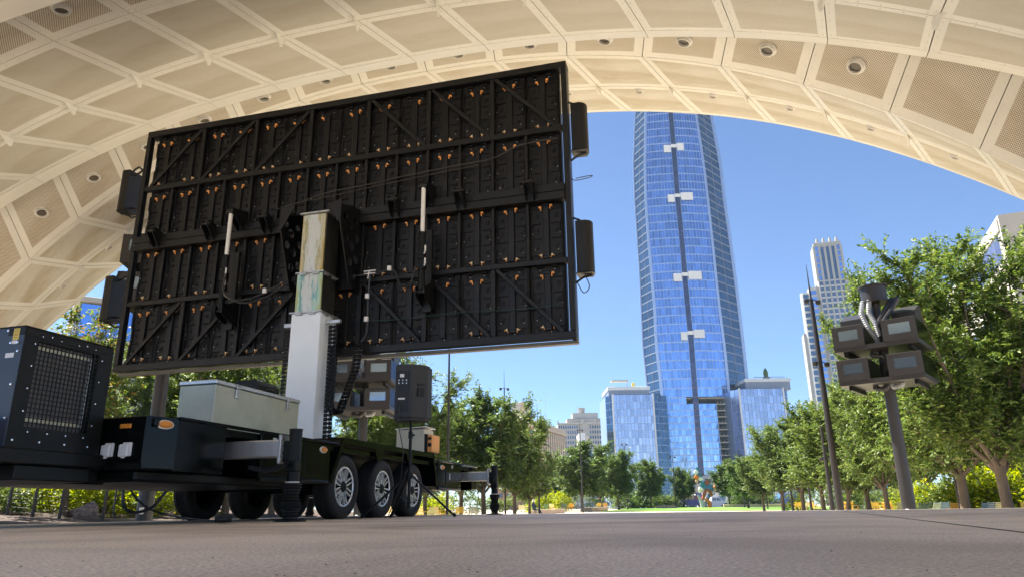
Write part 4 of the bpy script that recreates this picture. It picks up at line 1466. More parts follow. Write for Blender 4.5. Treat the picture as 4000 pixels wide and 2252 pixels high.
cafe_table(625, 27.5, 'round pale table seen beneath the trailer', 'pale')
cafe_table(3325, 43, 'round green table among the yellow chairs', 'green')
cafe_table(2056, 62, 'pale round table in the shade under the dense tree')
cafe_table(1765, 45, 'pale table between chairs right of the tripod leg', 'cream')

# stone seat blocks along the lawn
for i, (px, Y, w, lb) in enumerate(((2137, 71, 1.5, 'pale stone seat block nearest the yellow chair'), (2182, 75, 1.2, 'pale stone seat block right of the yellow chair'),
                                    (2290, 84, 1.3, 'pale stone seat block before the thick dark trunk'), (2330, 87, 2.6, 'long pale stone seat block in tree shade'),
                                    (2603, 104, 2.6, 'pale stone block below the small tree left of the sculpture'), (2890, 104, 4.5, 'long tan stone seat wall right of the white pickup'),
                                    (3010, 102, 5.5, 'long tan stone seat wall behind the lawn by the van'), (3203, 52, 1.0, 'small pale stone block before the grey trunk'))):
    b = at(px, 1985, Y)
    t = thing('stone_bench', (b.x, Y, gz(b.x, Y)), 0, lb, 'bench', 'stone seats along the lawn')
    n = max(1, int(w / 1.2))
    for k in range(n):
        x0 = -w / 2 + w * k / n
        sub('block', MB().box(x0 + .01, x0 + w / n - .01, -.25, .25, 0, .42, .03), M['stone'], t)

# boulder, wire fence, yellow bench at the bed
rb = random.Random(11)
bm = bmesh.new()
bmesh.ops.create_icosphere(bm, subdivisions=4, radius=1.0)
for v in bm.verts:
    p = v.co.copy()
    k = 1.0
    for q, a_ in ((Vector((1, .2, .6)), .18), (Vector((-.7, .5, .5)), .15), (Vector((.2, -.9, .1)), .12), (Vector((-.4, -.6, .8)), .16), (Vector((.8, -.5, -.2)), .14)):
        k -= max(0.0, p.dot(q.normalized()) - .62) * a_ * 4
    k += .05 * math.sin(p.x * 7 + 1) * math.sin(p.y * 6) + .03 * math.sin(p.z * 13 + p.x * 9)
    v.co = p * k
me = bpy.data.meshes.new('boulder')
bm.to_mesh(me)
bm.free()
me.materials.append(M['rock'])
me.polygons.foreach_set('use_smooth', [True] * len(me.polygons))
b = at(345, 1990, 20)
tag(inst('boulder', me, None, (b.x, 20, gz(b.x, 20) + .16), (.1, .2, .6), (.34, .30, .33)), 'rounded brown boulder lying on the mulch behind the trailer', 'boulder')
b = at(300, 1990, 21.2)
tag(inst('boulder', me, None, (b.x, 21.2, gz(b.x, 21.2) + .05), (.7, .1, 2.6), (.42, .22, .15)), 'low flat stone half buried left of the brown boulder', 'boulder')
fc = thing('wire_fence', (0, 0, 0), 0, 'low wire fence on dark posts in front of the shrubs', 'fence')
fp = []
for px in (30, 130, 236, 405, 560, 720):
    b = at(px, 1990, 19.2)
    p = Vector((b.x, 19.2, gz(b.x, 19.2)))
    fp.append(p)
    sub('post', MB().tube([p, p + Vector((.02, 0, .82))], [.042, .036], 8), M['dark_pole'], fc)
for k in range(7):
    z = .12 + k * .11
    sub('wire', MB().tube([p + Vector((0, .045, z)) for p in fp], .004, 4), M['dark_pole'], fc)
b = at(110, 1930, 27)
yb = thing('yellow_bench', (b.x, 27, gz(b.x, 27) + .55), R(6), 'yellow painted bench half hidden in the shrubs beneath the trailer', 'bench')
sub('seat', MB().box(-.8, .8, -.2, .2, .40, .46, .01), CH['yellow'], yb)
sub('backrest', MB().box(-.8, .8, .2, .24, .6, .72, .01).box(-.8, .8, .23, .27, .78, .9, .01), CH['yellow'], yb)
for x in (-.7, .7):
    sub('leg', MB().box(x - .04, x + .04, -.2, .25, -.6, .40, .01).box(x - .03, x + .03, .19, .26, .4, .88, .01), CH['yellow'], yb)


# ------------------------------------------------------------------ people
def person(name, joints, edges, radii, mat_, loc, rz, label, scale=1.0):
    me = bpy.data.meshes.new('body')
    me.from_pydata(joints, edges, [])
    me.materials.append(mat_)
    o = inst(name, me, None, loc, (0, 0, rz), scale)
    sk = o.modifiers.new('skin', 'SKIN')
    for i, r in enumerate(radii):
        me.skin_vertices[0].data[i].radius = r if hasattr(r, '__len__') else (r, r)
    me.skin_vertices[0].data[0].use_root = True
    ss = o.modifiers.new('sub', 'SUBSURF')
    ss.levels = ss.render_levels = 1
    return tag(o, label, 'person')


M['navy'] = pm('navy_cloth', (.03, .045, .10), .85, var=.2)
M['skin'] = pm('skin', (.42, .26, .19), .5)
M['khaki'] = pm('khaki_cloth', (.22, .17, .11), .85)




J = [(0, 0, .95), (0, .0, 1.15), (0, .01, 1.38), (0, .01, 1.50), (0, -.0, 1.58), (0, -.01, 1.70),
     (-.19, 0, 1.42), (-.25, .02, 1.15), (-.23, -.08, .92), (.19, 0, 1.42), (.25, .0, 1.15), (.24, -.06, .92),
     (-.10, 0, .90), (-.11, -.06, .50), (-.11, .06, .07), (-.11, -.10, .04), (.10, 0, .90), (.11, -.10, .50), (.11, -.14, .07), (.11, -.28, .05)]
Ed = [(0, 1), (1, 2), (2, 3), (3, 4), (4, 5), (2, 6), (6, 7), (7, 8), (2, 9), (9, 10), (10, 11), (0, 12), (12, 13), (13, 14), (14, 15), (0, 16), (16, 17), (17, 18), (18, 19)]
Rd = [(.16, .12), (.15, .11), (.17, .12), .06, .09, .095, .075, .05, .04, .075, .05, .04, .09, .065, .045, .04, .09, .065, .045, .04]
b = at(3425, 1985, 84)
pw = person('person', J, Ed, Rd, M['navy'], (b.x, 84, gz(b.x, 84)), R(185), 'person in navy clothes walking away with a dark backpack under the trees')
sub('backpack', MB().box(-.16, .16, .12, .30, 1.05, 1.45, .05), M['cab_black'], pw)
sub('hair', MB().lathe([(0, .12), (.07, .10), (.105, .03), (.10, -.06), (.06, -.10)], 12, Matrix.Translation((0, .01, 1.66))), M['cab_black'], pw)
J2 = [(0, 0, .48), (0, .06, .70), (0, .08, .92), (0, .05, 1.02), (0, .02, 1.10), (0, .0, 1.22),
      (-.19, .06, .95), (-.24, .0, .70), (-.16, -.22, .62), (.19, .06, .95), (.24, .0, .70), (.16, -.22, .62),
      (-.10, -.05, .48), (-.12, -.48, .50), (-.12, -.55, .07), (-.12, -.70, .04), (.10, -.05, .48), (.12, -.48, .50), (.12, -.66, .10), (.12, -.80, .08)]
b = at(2086, 1985, 62)
ps = person('person', J2, Ed, Rd, M['navy'], (b.x, 62, gz(b.x, 62) + .02), R(60), 'seated person in a dark blue top by the camera post left of the lawn')
sub('hair', MB().lathe([(0, .12), (.07, .10), (.105, .03), (.10, -.06), (.06, -.10)], 12, Matrix.Translation((0, .02, 1.18))), M['white_pl'], ps)
st2 = thing('stone_bench', (b.x, 62.05, gz(b.x, 62)), R(60), 'pale stone block under the seated person', 'bench', 'stone seats along the lawn')
sub('block', MB().box(-.5, .5, -.2, .25, 0, .42, .03), M['stone'], st2)

# ------------------------------------------------------------------ trees and shrubs
M['bark'] = pm('grey_brown_bark', (.13, .10, .075), .9, var=.3, vscale=5, bump=.8, bscale=25, stretch=(1, 1, .25))
M['leaf_a'] = leaf_mat('elm_leaf', (.040, .074, .017), (.118, .185, .042), (.25, .30, .085), .32)
M['leaf_b'] = leaf_mat('elm_leaf_dark', (.036, .072, .020), (.102, .168, .042), (.21, .26, .075), .30)
M['leaf_y'] = leaf_mat('shrub_leaf', (.08, .13, .015), (.24, .30, .03), (.45, .45, .04), .5)
M['leaf_r'] = leaf_mat('turning_leaf', (.05, .09, .02), (.13, .19, .04), (.30, .17, .05), .4)


def leaves_mesh(name, base, dirs, size, mat_, rng):
    """one rhombic leaf per base point"""
    n = len(base)
    d = dirs / np.maximum(np.linalg.norm(dirs, axis=1, keepdims=True), 1e-6)
    up = np.tile(np.array([[0, 0, 1.0]]), (n, 1)) + rng.normal(0, .55, (n, 3))
    s = np.cross(d, up)
    s /= np.maximum(np.linalg.norm(s, axis=1, keepdims=True), 1e-6)
    nn = np.cross(s, d)
    L_ = (size * rng.uniform(.5, 1.4, n))[:, None]
    w = L_ * .27
    v = np.empty((n, 4, 3))
    v[:, 0] = base
    v[:, 1] = base + d * L_ * .45 + s * w + nn * L_ * .07
    v[:, 2] = base + d * L_ - nn * L_ * .10
    v[:, 3] = base + d * L_ * .45 - s * w + nn * L_ * .07
    me = bpy.data.meshes.new(name)
    me.vertices.add(n * 4)
    me.vertices.foreach_set('co', v.reshape(-1).astype(np.float32))
    me.loops.add(n * 4)
    me.loops.foreach_set('vertex_index', np.arange(n * 4, dtype=np.int32))
    me.polygons.add(n)
    me.polygons.foreach_set('loop_start', np.arange(0, n * 4, 4, dtype=np.int32))
    me.polygons.foreach_set('loop_total', np.full(n, 4, dtype=np.int32))
    me.materials.append(mat_)
    me.update(calc_edges=True)
    return me


def twig_leaves(o, d, ln, k, rng):
    """leaf bases and directions set alternately along each twig"""
    n = len(o)
    t = (np.arange(k) + .5) / k
    base = o[:, None, :] + d[:, None, :] * (ln[:, None] * t[None, :])[:, :, None]
    base[:, :, 2] -= (t ** 2)[None, :] * ln[:, None] * .12
    sd = np.cross(d, np.array([0, 0, 1.0])) + rng.normal(0, .15, (n, 3))
    sd /= np.maximum(np.linalg.norm(sd, axis=1, keepdims=True), 1e-6)
    sg = np.where(np.arange(k) % 2 == 0, 1.0, -1.0)
    dr = d[:, None, :] * .7 + sd[:, None, :] * sg[None, :, None] * .9 + rng.normal(0, .3, (n, k, 3))
    dr[:, :, 2] -= .12
    return base.reshape(-1, 3), dr.reshape(-1, 3)


def gen_tree(seed, H=8.4, trunk_h=1.85, spread=2.85, n_limb=9, n_br=13, n_tw=9, n_leaf=14, leaf=.10, tr_r=.15, mat_='leaf_a', low=.08):
    rng = np.random.default_rng(seed)
    wood = MB()
    bend = rng.normal(0, .07, 2)
    fork = Vector((bend[0], bend[1], trunk_h))
    wood.tube([(0, 0, -.1), (0, 0, .12), (bend[0] * .4, bend[1] * .4, trunk_h * .5), fork], [tr_r * 1.5, tr_r * 1.1, tr_r * .95, tr_r * .9], 12)
    TO, TD, TL = [], [], []
    for i in range(n_limb):
        az = 2 * math.pi * i / n_limb + rng.normal(0, .25)
        rr = rng.uniform(.35, 1.0) if i % 3 else rng.uniform(.05, .35)
        top_ = (H - trunk_h) * (rng.uniform(.80, 1.0) if rr < .5 else rng.uniform(.58, .92))
        out = Vector((math.cos(az), math.sin(az), 0))
        s0 = fork - Vector((0, 0, rng.uniform(0, .25) * trunk_h * .6))
        pts = []
        for s in np.linspace(0, 1, 7):
            q = s0 + out * (spread * rr * (s ** .75)) + Vector((0, 0, top_ * (s ** 1.08)))
            pts.append(q + Vector(rng.normal(0, .06, 3)) * (s > 0))
        r0 = tr_r * rng.uniform(.40, .58)
        wood.tube(pts, [r0 * (1 - .86 * k / 6) for k in range(7)], 7, caps=False)
        for b in range(n_br):
            s = low + (1 - low) * ((b + rng.random()) / n_br)
            f = s * 6
            k = min(5, int(f))
            p = pts[k].lerp(pts[k + 1], f - k)
            a2 = az + rng.normal(0, 1.0) + (math.pi if rng.random() < .18 else 0)
            el = rng.uniform(-.12, .5) if s < .3 else rng.uniform(-.1, .75) if s < .55 else rng.uniform(.2, 1.15)
            bd = Vector((math.cos(a2) * math.cos(el), math.sin(a2) * math.cos(el), math.sin(el)))
            bl = rng.uniform(.7, 1.25) * (1.35 - .75 * s) * spread / 2.7 * 1.15
            q1, q2 = p + bd * bl * .5 + Vector((0, 0, .04)), p + bd * bl + Vector((0, 0, .14 * bl))
            wood.tube([p, q1, q2], [r0 * .28, r0 * .17, .006], 5, caps=False)
            tt = rng.uniform(.12, 1.0, n_tw)
            o = np.array(p)[None, :] + np.array(q2 - p)[None, :] * tt[:, None]
            d = np.array(bd)[None, :] * .55 + rng.normal(0, .55, (n_tw, 3)) + np.array([[0, 0, .22]])
            d /= np.linalg.norm(d, axis=1, keepdims=True)
            TO.append(o)
            TD.append(d)
            TL.append(rng.uniform(.35, .85, n_tw) * (.7 + .3 * spread / 2.7))
    TO, TD, TL = np.concatenate(TO), np.concatenate(TD), np.concatenate(TL)
    base, dr = twig_leaves(TO, TD, TL, n_leaf, rng)
    crown = leaves_mesh('crown', base, dr, leaf, M[mat_], rng)
    trunk = wood.mesh('trunk', M['bark'], smooth=60, fix=False)
    return trunk, crown, H


def gen_shrub(seed, r=.7, h=.9, n=260, k=9, leaf=.07, mat_='leaf_y'):
    rng = np.random.default_rng(seed)
    u = rng.normal(0, 1, (n, 3))
    u /= np.linalg.norm(u, axis=1, keepdims=True)
    u[:, 2] = np.abs(u[:, 2])
    rad = rng.uniform(.45, 1.0, n)[:, None]
    lump = 1 + .22 * np.sin(u[:, 0:1] * 5 + seed) * np.sin(u[:, 1:2] * 4 + 2 * seed)
    o = u * rad * lump * np.array([[r, r, h * .85]]) + np.array([[0, 0, .06]])
    d = u * .8 + rng.normal(0, .5, (n, 3)) + np.array([[0, 0, .25]])
    d /= np.linalg.norm(d, axis=1, keepdims=True)
    base, dr = twig_leaves(o, d, rng.uniform(.12, .34, n) * (r / .7), k, rng)
    fol = leaves_mesh('foliage', base, dr, leaf, M[mat_], rng)
    w = MB()
    for i in range(9):
        a_ = rng.uniform(0, 2 * math.pi)
        q = Vector((math.cos(a_) * r * .6, math.sin(a_) * r * .6, h * rng.uniform(.5, .85)))
        w.tube([(0, 0, -.05), q * .5 + Vector((0, 0, .08)), q], [.02, .014, .005], 5, caps=False)
    return w.mesh('stems', M['bark'], fix=False), fol


TREES = {'n1': gen_tree(1, n_br=19, n_tw=22, n_leaf=20, leaf=.115), 'n2': gen_tree(2, n_br=19, n_tw=22, n_leaf=20, leaf=.115, spread=2.9), 'n3': gen_tree(3, n_limb=10, n_br=18, n_tw=21, n_leaf=20, leaf=.115, spread=2.5),
         'm1': gen_tree(4, n_br=16, n_tw=18, n_leaf=15, leaf=.165), 'm2': gen_tree(5, n_br=16, n_tw=18, n_leaf=15, leaf=.165, spread=3.0, mat_='leaf_b'),
         'f1': gen_tree(6, n_br=15, n_tw=16, n_leaf=13, leaf=.23, spread=3.1, H=7.4, trunk_h=1.6, mat_='leaf_b'), 'f2': gen_tree(7, n_br=15, n_tw=16, n_leaf=13, leaf=.23, spread=3.3, H=7.2, trunk_h=1.6, mat_='leaf_b'),
         's1': gen_tree(8, H=6.0, trunk_h=1.0, n_limb=8, n_br=13, n_tw=10, n_leaf=12, leaf=.12, spread=2.2, tr_r=.07, mat_='leaf_r')}


def tree(kind, px, Y, h, rz, label, wide=1.0, dz=0.0):
    b = at(px, 1985, Y)
    tk, cr, H = TREES[kind]
    s = h / H
    t = thing('park_tree', (b.x, Y, gz(b.x, Y) + dz), R(rz), label, 'tree', 'park trees')
    t.scale = (s * wide, s * wide, s)
    inst('trunk', tk, t)
    inst('crown', cr, t)


for a_ in (('n1', 3940, 20.5, 8.6, 10, 'big leafy tree with a thick trunk at the right border'),
           ('n2', 3772, 23.5, 8.5, 80, 'big leafy tree whose trunk stands right of the orange chair'),
           ('n3', 3560, 26.5, 9.8, 200, 'tall tree directly behind the projector pole', .66),
           ('n1', 3470, 33, 7.4, 130, 'tree left of the projector pole with forked lower limbs', .85),
           ('n2', 3395, 40, 6.8, 300, 'tree in the second row behind the yellow chairs', 1.1),
           ('n3', 3310, 40, 6.4, 40, 'tree whose top reaches beside the dark camera post'),
           ('m1', 3219, 43, 6.8, 10, 'tree with a pale grey trunk right of the paired dark posts'),
           ('m2', 3140, 52, 7.3, 190, 'dark crowned tree right of the lawn behind the amber chair'),
           ('m1', 3060, 60, 7.0, 77, 'tree before the right edge of the right glass wing', 1.15),
           ('m2', 2985, 72, 6.0, 250, 'tree hiding the foot of the right glass wing', 1.15),
           ('f1', 2925, 92, 5.9, 20, 'round tree just right of the end post of the lawn', 1.15),
           ('f2', 2852, 106, 6.3, 120, 'dark round tree between the sculpture and the right glass wing', 1.0),
           ('f1', 2674, 112, 5.7, 250, 'small round tree directly left of the sculpture', 0.9),
           ('f2', 2545, 104, 6.4, 0, 'round tree below the inner edge of the left glass wing', 0.95),
           ('f1', 2418, 92, 6.9, 75, 'round tree below the left glass wing', 1.0),
           ('f2', 2275, 84, 7.4, 160, 'dark round tree below the stone office building', 1.15),
           ('f1', 2185, 98, 6.3, 210, 'lighter tree in shade between brick building and stone building', 1.15),
           ('f2', 2345, 112, 7.0, 310, 'tree behind and between the two round trees left of the lawn', 1.15),
           ('m2', 2068, 58, 5.9, 45, 'tree with a pale trunk by the seated person'),
           ('m1', 2010, 50, 7.2, 100, 'dense tree in front of the brown brick building'),
           ('m2', 1890, 44, 8.3, 12, 'tall dense tree right of the loudspeaker'),
           ('m1', 1800, 47, 7.6, 222, 'lower tree between loudspeaker and rear jack'),
           ('n1', 1545, 36, 8.6, 260, 'light green tree rising left of the loudspeaker'),
           ('n2', 1420, 34, 7.2, 330, 'tree behind the projector pole at the mast'),
           ('n3', 1660, 42, 6.6, 150, 'low crowned tree behind the cream cabinet'),
           ('n1', 1060, 31, 7.6, 20, 'tree behind the mast seen below the screen'),
           ('n2', 880, 27, 7.2, 140, 'tree behind the aluminium chest'),
           ('n3', 700, 30, 7.4, 75, 'tree between the brown pole and the aluminium chest'),
           ('n1', 500, 35, 7.4, 190, 'tree behind the generator right of the young tree'),
           ('s1', 255, 21, 5.9, 60, 'young tree with reddening leaves below the canopy end'),
           ('m1', 3640, 44, 8.8, 15, 'shaded tree in the second row right of the projector pole'),
           ('m2', 3860, 38, 8.6, 95, 'shaded tree behind the two big trunks'),
           ('m1', 3990, 34, 8.8, 185, 'shaded tree behind the big tree at the right border'),
           ('m2', 3550, 56, 8.8, 275, 'far shaded tree glimpsed behind the projector pole')):
    tree(*a_)

SH = {'y1': gen_shrub(1, n=420, k=10), 'y2': gen_shrub(2, n=420, k=10), 'g1': gen_shrub(3, n=420, k=10, mat_='leaf_a'), 'd1': gen_shrub(4, r=.9, h=.9, n=300, k=8, leaf=.12, mat_='leaf_b')}


def shrub(kind, px, Y, s, rz, label, hs=1.0):
    b = at(px, 1985, Y)
    st_, fo = SH[kind]
    t = thing('shrub', (b.x, Y, gz(b.x, Y)), R(rz), label, 'shrub', 'shrubs of the park beds')
    t.scale = (s, s, s * hs)
    inst('stems', st_, t)
    inst('foliage', fo, t)


for a_ in (('g1', 10, 19.8, 1.0, 0, 'green shrub at the left border beneath the generator'),
           ('y1', 70, 21.6, 1.4, 70, 'green shrub behind the first fence post'),
           ('y1', 180, 24.5, 1.9, 30, 'glowing yellow green shrub left of the boulder'),
           ('y2', 265, 23.5, 1.8, 130, 'yellow green shrub directly behind the boulder'),
           ('y2', 330, 25, 2.0, 200, 'tall yellow green shrub right behind the boulder'),
           ('y1', 420, 22.5, 1.8, 280, 'green shrub behind the fence post right of the boulder'),
           ('y1', 480, 25.5, 1.9, 20, 'shrub left of the brown pole'),
           ('y2', 610, 24, 1.8, 90, 'shrub right of the brown pole beneath the trailer'),
           ('y1', 700, 26, 1.8, 190, 'shrub behind the pale table'),
           ('y1', 120, 29, 2.2, 190, 'shrub behind the yellow bench'),
           ('y2', 1690, 52, 2.2, 20, 'bright shrub seen under the rear of the trailer'),
           ('y1', 2115, 80, 2.4, 0, 'bright shrub right of the seated person'),
           ('y2', 2175, 86, 2.6, 90, 'bright shrub behind the yellow chair in the shade'),
           ('d1', 2450, 104, 2.6, 10, 'dark round shrub at the far left lawn corner'),
           ('d1', 2490, 106, 2.2, 110, 'dark shrub right of the corner shrub'),
           ('d1', 2590, 112, 2.0, 50, 'low dark hedge shrub below the left glass wing corner'),
           ('g1', 2640, 112, 2.2, 150, 'low green shrub left of the sculpture'),
           ('d1', 2560, 112, 2.0, 200, 'low dark shrub between two lawn end trees'),
           ('g1', 2880, 110, 2.0, 40, 'low green shrub right of the white pickup'),
           ('d1', 2935, 108, 2.4, 140, 'dark shrub behind the long seat wall'),
           ('g1', 3000, 104, 2.4, 240, 'green shrub left of the blue van'),
           ('y1', 3120, 70, 1.6, 20, 'rounded yellow green shrub behind the lone yellow chair'),
           ('g1', 3350, 56, 2.3, 100, 'tall loose shrub left of the walking person'),
           ('y1', 3590, 36, 1.9, 0, 'yellow green shrub right of the projector pole'),
           ('y2', 3650, 37, 2.0, 60, 'yellow green shrub behind the grey blue chair'),
           ('g1', 3700, 34, 1.9, 140, 'green shrub behind the orange chair'),
           ('y1', 3830, 32, 2.6, 200, 'tall sunlit shrub between the two big trunks'),
           ('y2', 3890, 33, 2.8, 290, 'tall sunlit shrub left of the thick trunk'),
           ('y1', 3990, 31, 2.6, 30, 'sunlit shrub at the right border behind the thick trunk'),
           ('g1', 3520, 50, 2.2, 330, 'shaded shrub behind the forked tree')):
    shrub(*a_)


def hedge(px0, px1, Y, h, label, mat_='leaf_b', leaf=.17):
    """a long row of shrubs grown together"""
    a_, b = at(px0, 1985, Y), at(px1, 1985, Y)
    L_ = b.x - a_.x
    rng = np.random.default_rng(int(abs(px0) + Y))
    n = int(L_ * 75)
    x = rng.uniform(0, L_, n)
    top_ = h * (.78 + .16 * np.sin(x * 1.1 + px0) + .10 * np.sin(x * 2.7 + 1))
    z = top_ * np.sqrt(rng.uniform(.02, 1.0, n))
    o = np.stack([x, rng.normal(0, .45, n), z], 1)
    d = rng.normal(0, .6, (n, 3)) + np.array([[0, -.3, .5]])
    d /= np.linalg.norm(d, axis=1, keepdims=True)
    base, dr = twig_leaves(o, d, rng.uniform(.2, .5, n), 8, rng)
    t = thing('hedge', (a_.x, Y, min(gz(a_.x, Y), gz(b.x, Y))), 0, label, 'hedge')
    inst('foliage', leaves_mesh('foliage', base, dr, leaf, M[mat_], rng), t)
    w = MB()
    for k in range(int(L_ / 1.2)):
        w.tube([(k * 1.2 + .5, 0, -.1), (k * 1.2 + .6, .05, h * .5)], [.03, .012], 5, caps=False)
    tag(inst('stems', w.mesh('stems', M['bark'], fix=False), t), kind='stuff')


hedge(1380, 2060, 64, 2.0, 'long green hedge behind the chairs between trailer and lawn', 'leaf_a')
hedge(2060, 2420, 116, 2.4, 'dark hedge before the parked cars left of the lawn')
hedge(-150, 1300, 50, 3.4, 'tall hedge behind the trees on the trailer side', 'leaf_a')
hedge(3080, 3560, 76, 2.6, 'tall hedge behind the yellow chairs right of the lawn', 'leaf_a')
hedge(3540, 4060, 47, 2.8, 'dark hedge behind the sunlit shrubs at the right', 'leaf_b')

# ------------------------------------------------------------------ city: glass tower with two wings
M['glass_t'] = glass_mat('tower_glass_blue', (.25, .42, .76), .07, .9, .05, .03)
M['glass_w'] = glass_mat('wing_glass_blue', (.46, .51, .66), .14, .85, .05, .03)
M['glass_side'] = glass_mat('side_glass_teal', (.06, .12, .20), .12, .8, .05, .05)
M['glass_d'] = glass_mat('dark_window_glass', (.10, .15, .25), .1, .6, .02)
M['mullion'] = pm('pale_mullion', (.36, .46, .66), .35, .6)
M['strip'] = pm('dark_red_grey_strip', (.055, .075, .16), .25, .6, var=.4, vscale=.25, stretch=(1, 1, 3))
M['slab'] = pm('raw_concrete_slab', (.42, .38, .31), .8)
M['wing_white'] = pm('pale_wing_cladding', (.56, .58, .58), .6)
M['wing_grey'] = pm('grey_wing_cladding', (.20, .23, .29), .4, .3)
M['sheet_white'] = pm('white_hoarding', (.62, .63, .63), .6)
TY = 330.0
tower = thing('glass_tower', (at(2700, 1976, TY).x, TY, 0), 0, 'very tall blue glass tower with a dark central strip and two lower wings', 'building')
tb = Vector(tower.location)
LV = [(300, 2494, 2528, 2700, 2748), (450, 2482, 2521, 2717, 2773), (648, 2474, 2518, 2746, 2809), (786, 2479, 2521, 2762, 2824), (924, 2488, 2530, 2777, 2844), (1090, 2499, 2545, 2794, 2866),
      (1200, 2503, 2555, 2806, 2880), (1350, 2510, 2562, 2826, 2898), (1500, 2526, 2580, 2842, 2914), (1609, 2533, 2590, 2852, 2926), (1853, 2548, 2609, 2880, 2952), (1976, 2556, 2616, 2892, 2966)]
SL = [(300, 2596), (455, 2606), (588, 2617), (781, 2631), (952, 2648), (1117, 2661), (1200, 2669), (1350, 2684), (1712, 2712), (1853, 2723), (1976, 2733)]


def curve(rows_, k, Y):
    pts = sorted((at(r[k], r[0], Y).z, at(r[k], r[0], Y).x - tb.x) for r in rows_)
    z, x = np.array([p[0] for p in pts]), np.array([p[1] for p in pts])
    return lambda q: float(np.interp(q, z, x))


cOL, cFL, cFR, cOR = curve(LV, 1, TY + 11), curve(LV, 2, TY), curve(LV, 3, TY), curve(LV, 4, TY + 13)
cSL = curve(SL, 1, TY)
SWID = 2.6
Z_LOB = at(2740, 1853, TY).z
ztop = 232.0
levels = [Z_LOB]
while levels[-1] < ztop:
    levels.append(levels[-1] + (2.85 if levels[-1] < 46 else 4.3))


def bulge(z):
    return -1.2 * math.sin(min(1.0, z / 230.0) * math.pi)


def fpt(side_, u, z, dy=0.0):
    """point on the front face: side 0 left of the strip, 1 right of it"""
    s0 = cSL(z)
    if side_ == 0:
        a, b = cFL(z), s0
    else:
        a, b = s0 + SWID, cFR(z)
    x = a + (b - a) * u
    m_ = (cFL(z) + cFR(z)) / 2
    w = max(1.0, (cFR(z) - cFL(z)) / 2)
    return Vector((x, bulge(z) - 2.0 * (1 - ((x - m_) / w) ** 2) + dy, z))


def open_bay(side_, c, n, z0, z1):
    """bays still without glass"""
    zr0, zr1 = at(2800, 1850, TY).z, at(2800, 1553, TY).z
    zr2 = at(2740, 1584, TY).z
    if side_ == 1 and z0 >= zr0 - 1 and z1 <= zr1 + 1.2 and n * .55 <= c < n * .90: return True
    if z0 >= zr2 - 1.6 and z1 <= zr1 + 1.2 and ((side_ == 1 and c < n * .9) or (side_ == 0 and c >= n - 2)): return True
    return False


upper = MB()
ru = random.Random(9)
npane = 0
NC = 9
for f in range(len(levels) - 1):
    z0, z1 = levels[f] + .25, levels[f + 1] - .10
    for side_ in (0, 1):
        for c in range(NC):
            if open_bay(side_, c, NC, levels[f], levels[f + 1]): continue
            ua, ub = (c + .05) / NC, (c + .95) / NC
            q = [fpt(side_, ua, z0), fpt(side_, ub, z0), fpt(side_, ub, z1), fpt(side_, ua, z1)]
            tl = ru.uniform(-.02, .02)
            q[0].y += tl
            q[1].y -= tl
            tl = ru.uniform(-.035, .02)
            q[2].y += tl
            q[3].y += tl
            if npane < 300:
                npane += 1
                o_ = sum(q, Vector()) / 4
                inst('pane', MB().quad(*[p - o_ for p in q]).mesh('pane', M['glass_t'], smooth=0, fix=False), tower, o_)
            else:
                upper.quad(*q)
tag(upper.build('upper_panes', M['glass_t'], tower, smooth=0, fix=False), kind='stuff')
mu_ = MB()
for side_ in (0, 1):
    for c in range(NC + 1):
        pts = [fpt(side_, c / NC, z, .02) for z in levels]
        for p, q in zip(pts, pts[1:]):
            zz = (p.z + q.z) / 2
            if open_bay(side_, min(c, NC - 1), NC, p.z, q.z) and open_bay(side_, max(c - 1, 0), NC, p.z, q.z): continue
            mu_.bar(p, q, .16, .3, (0, 1, 0))
    for z in levels:
        for c in range(NC):
            if open_bay(side_, c, NC, z - .3, z + .3): continue
            p, q = fpt(side_, c / NC, z, -.06), fpt(side_, (c + 1) / NC, z, -.06)
            mu_.bar(p, q, .42 if z < 46 else .5, .3, (0, 1, 0))
tag(mu_.build('mullions', M['mullion'], tower, smooth=0, fix=False), kind='stuff')
sl = MB()
for f in range(len(levels) - 1):
    z0, z1 = levels[f], levels[f + 1]
    a, b = fpt(0, 1, z0, .25), fpt(0, 1, z1, .25)
    sl.quad(a, a + Vector((SWID, 0, 0)), b + Vector((SWID, 0, 0)), b)
sl.build('central_strip', M['strip'], tower, smooth=0, fix=False)
for f in range(0, 14):
    z = levels[f]
    p = fpt(0, 1, z, -.02)
    sub('strip_band', MB().box(p.x + .1, p.x + SWID - .1, p.y + .05, p.y + .2, z + .1, z + .5), pm('strip_band_%d' % f, (.13, .075, .08), .5) if f == 0 else bpy.data.materials['strip_band_0'], tower)
shade_back = MB()
for f in range(len(levels) - 1):
    z0, z1 = levels[f], levels[f + 1]
    p = [Vector((cFL(z0) + .5, 7, z0)), Vector((cFR(z0) - .5, 7, z0)), Vector((cFR(z1) - .5, 7, z1)), Vector((cFL(z1) + .5, 7, z1))]
    shade_back.quad(*p)
shade_back.build('dark_backing', pm('interior_shade', (.03, .03, .035), .9), tower, smooth=0, fix=False)  # dark sheet painting the shade inside the open bays
for f in range(0, 13):
    z = levels[f]
    x0, x1 = fpt(1, .55, z).x, fpt(1, .93, z).x
    if f >= 10: x0 = fpt(0, .78, z).x
    y0 = fpt(1, .9, z).y
    sub('floor_slab', MB().box(x0, x1, y0 + .1, 7, z - .35, z + .1), M['slab'], tower)
    for k in range(3):
        x = fpt(1, .62 + .1 * k, z).x
        sub('stanchion', MB().box(x, x + .16, y0 + .6, y0 + .8, z + .12, z + 1.3), M['slab'], tower)
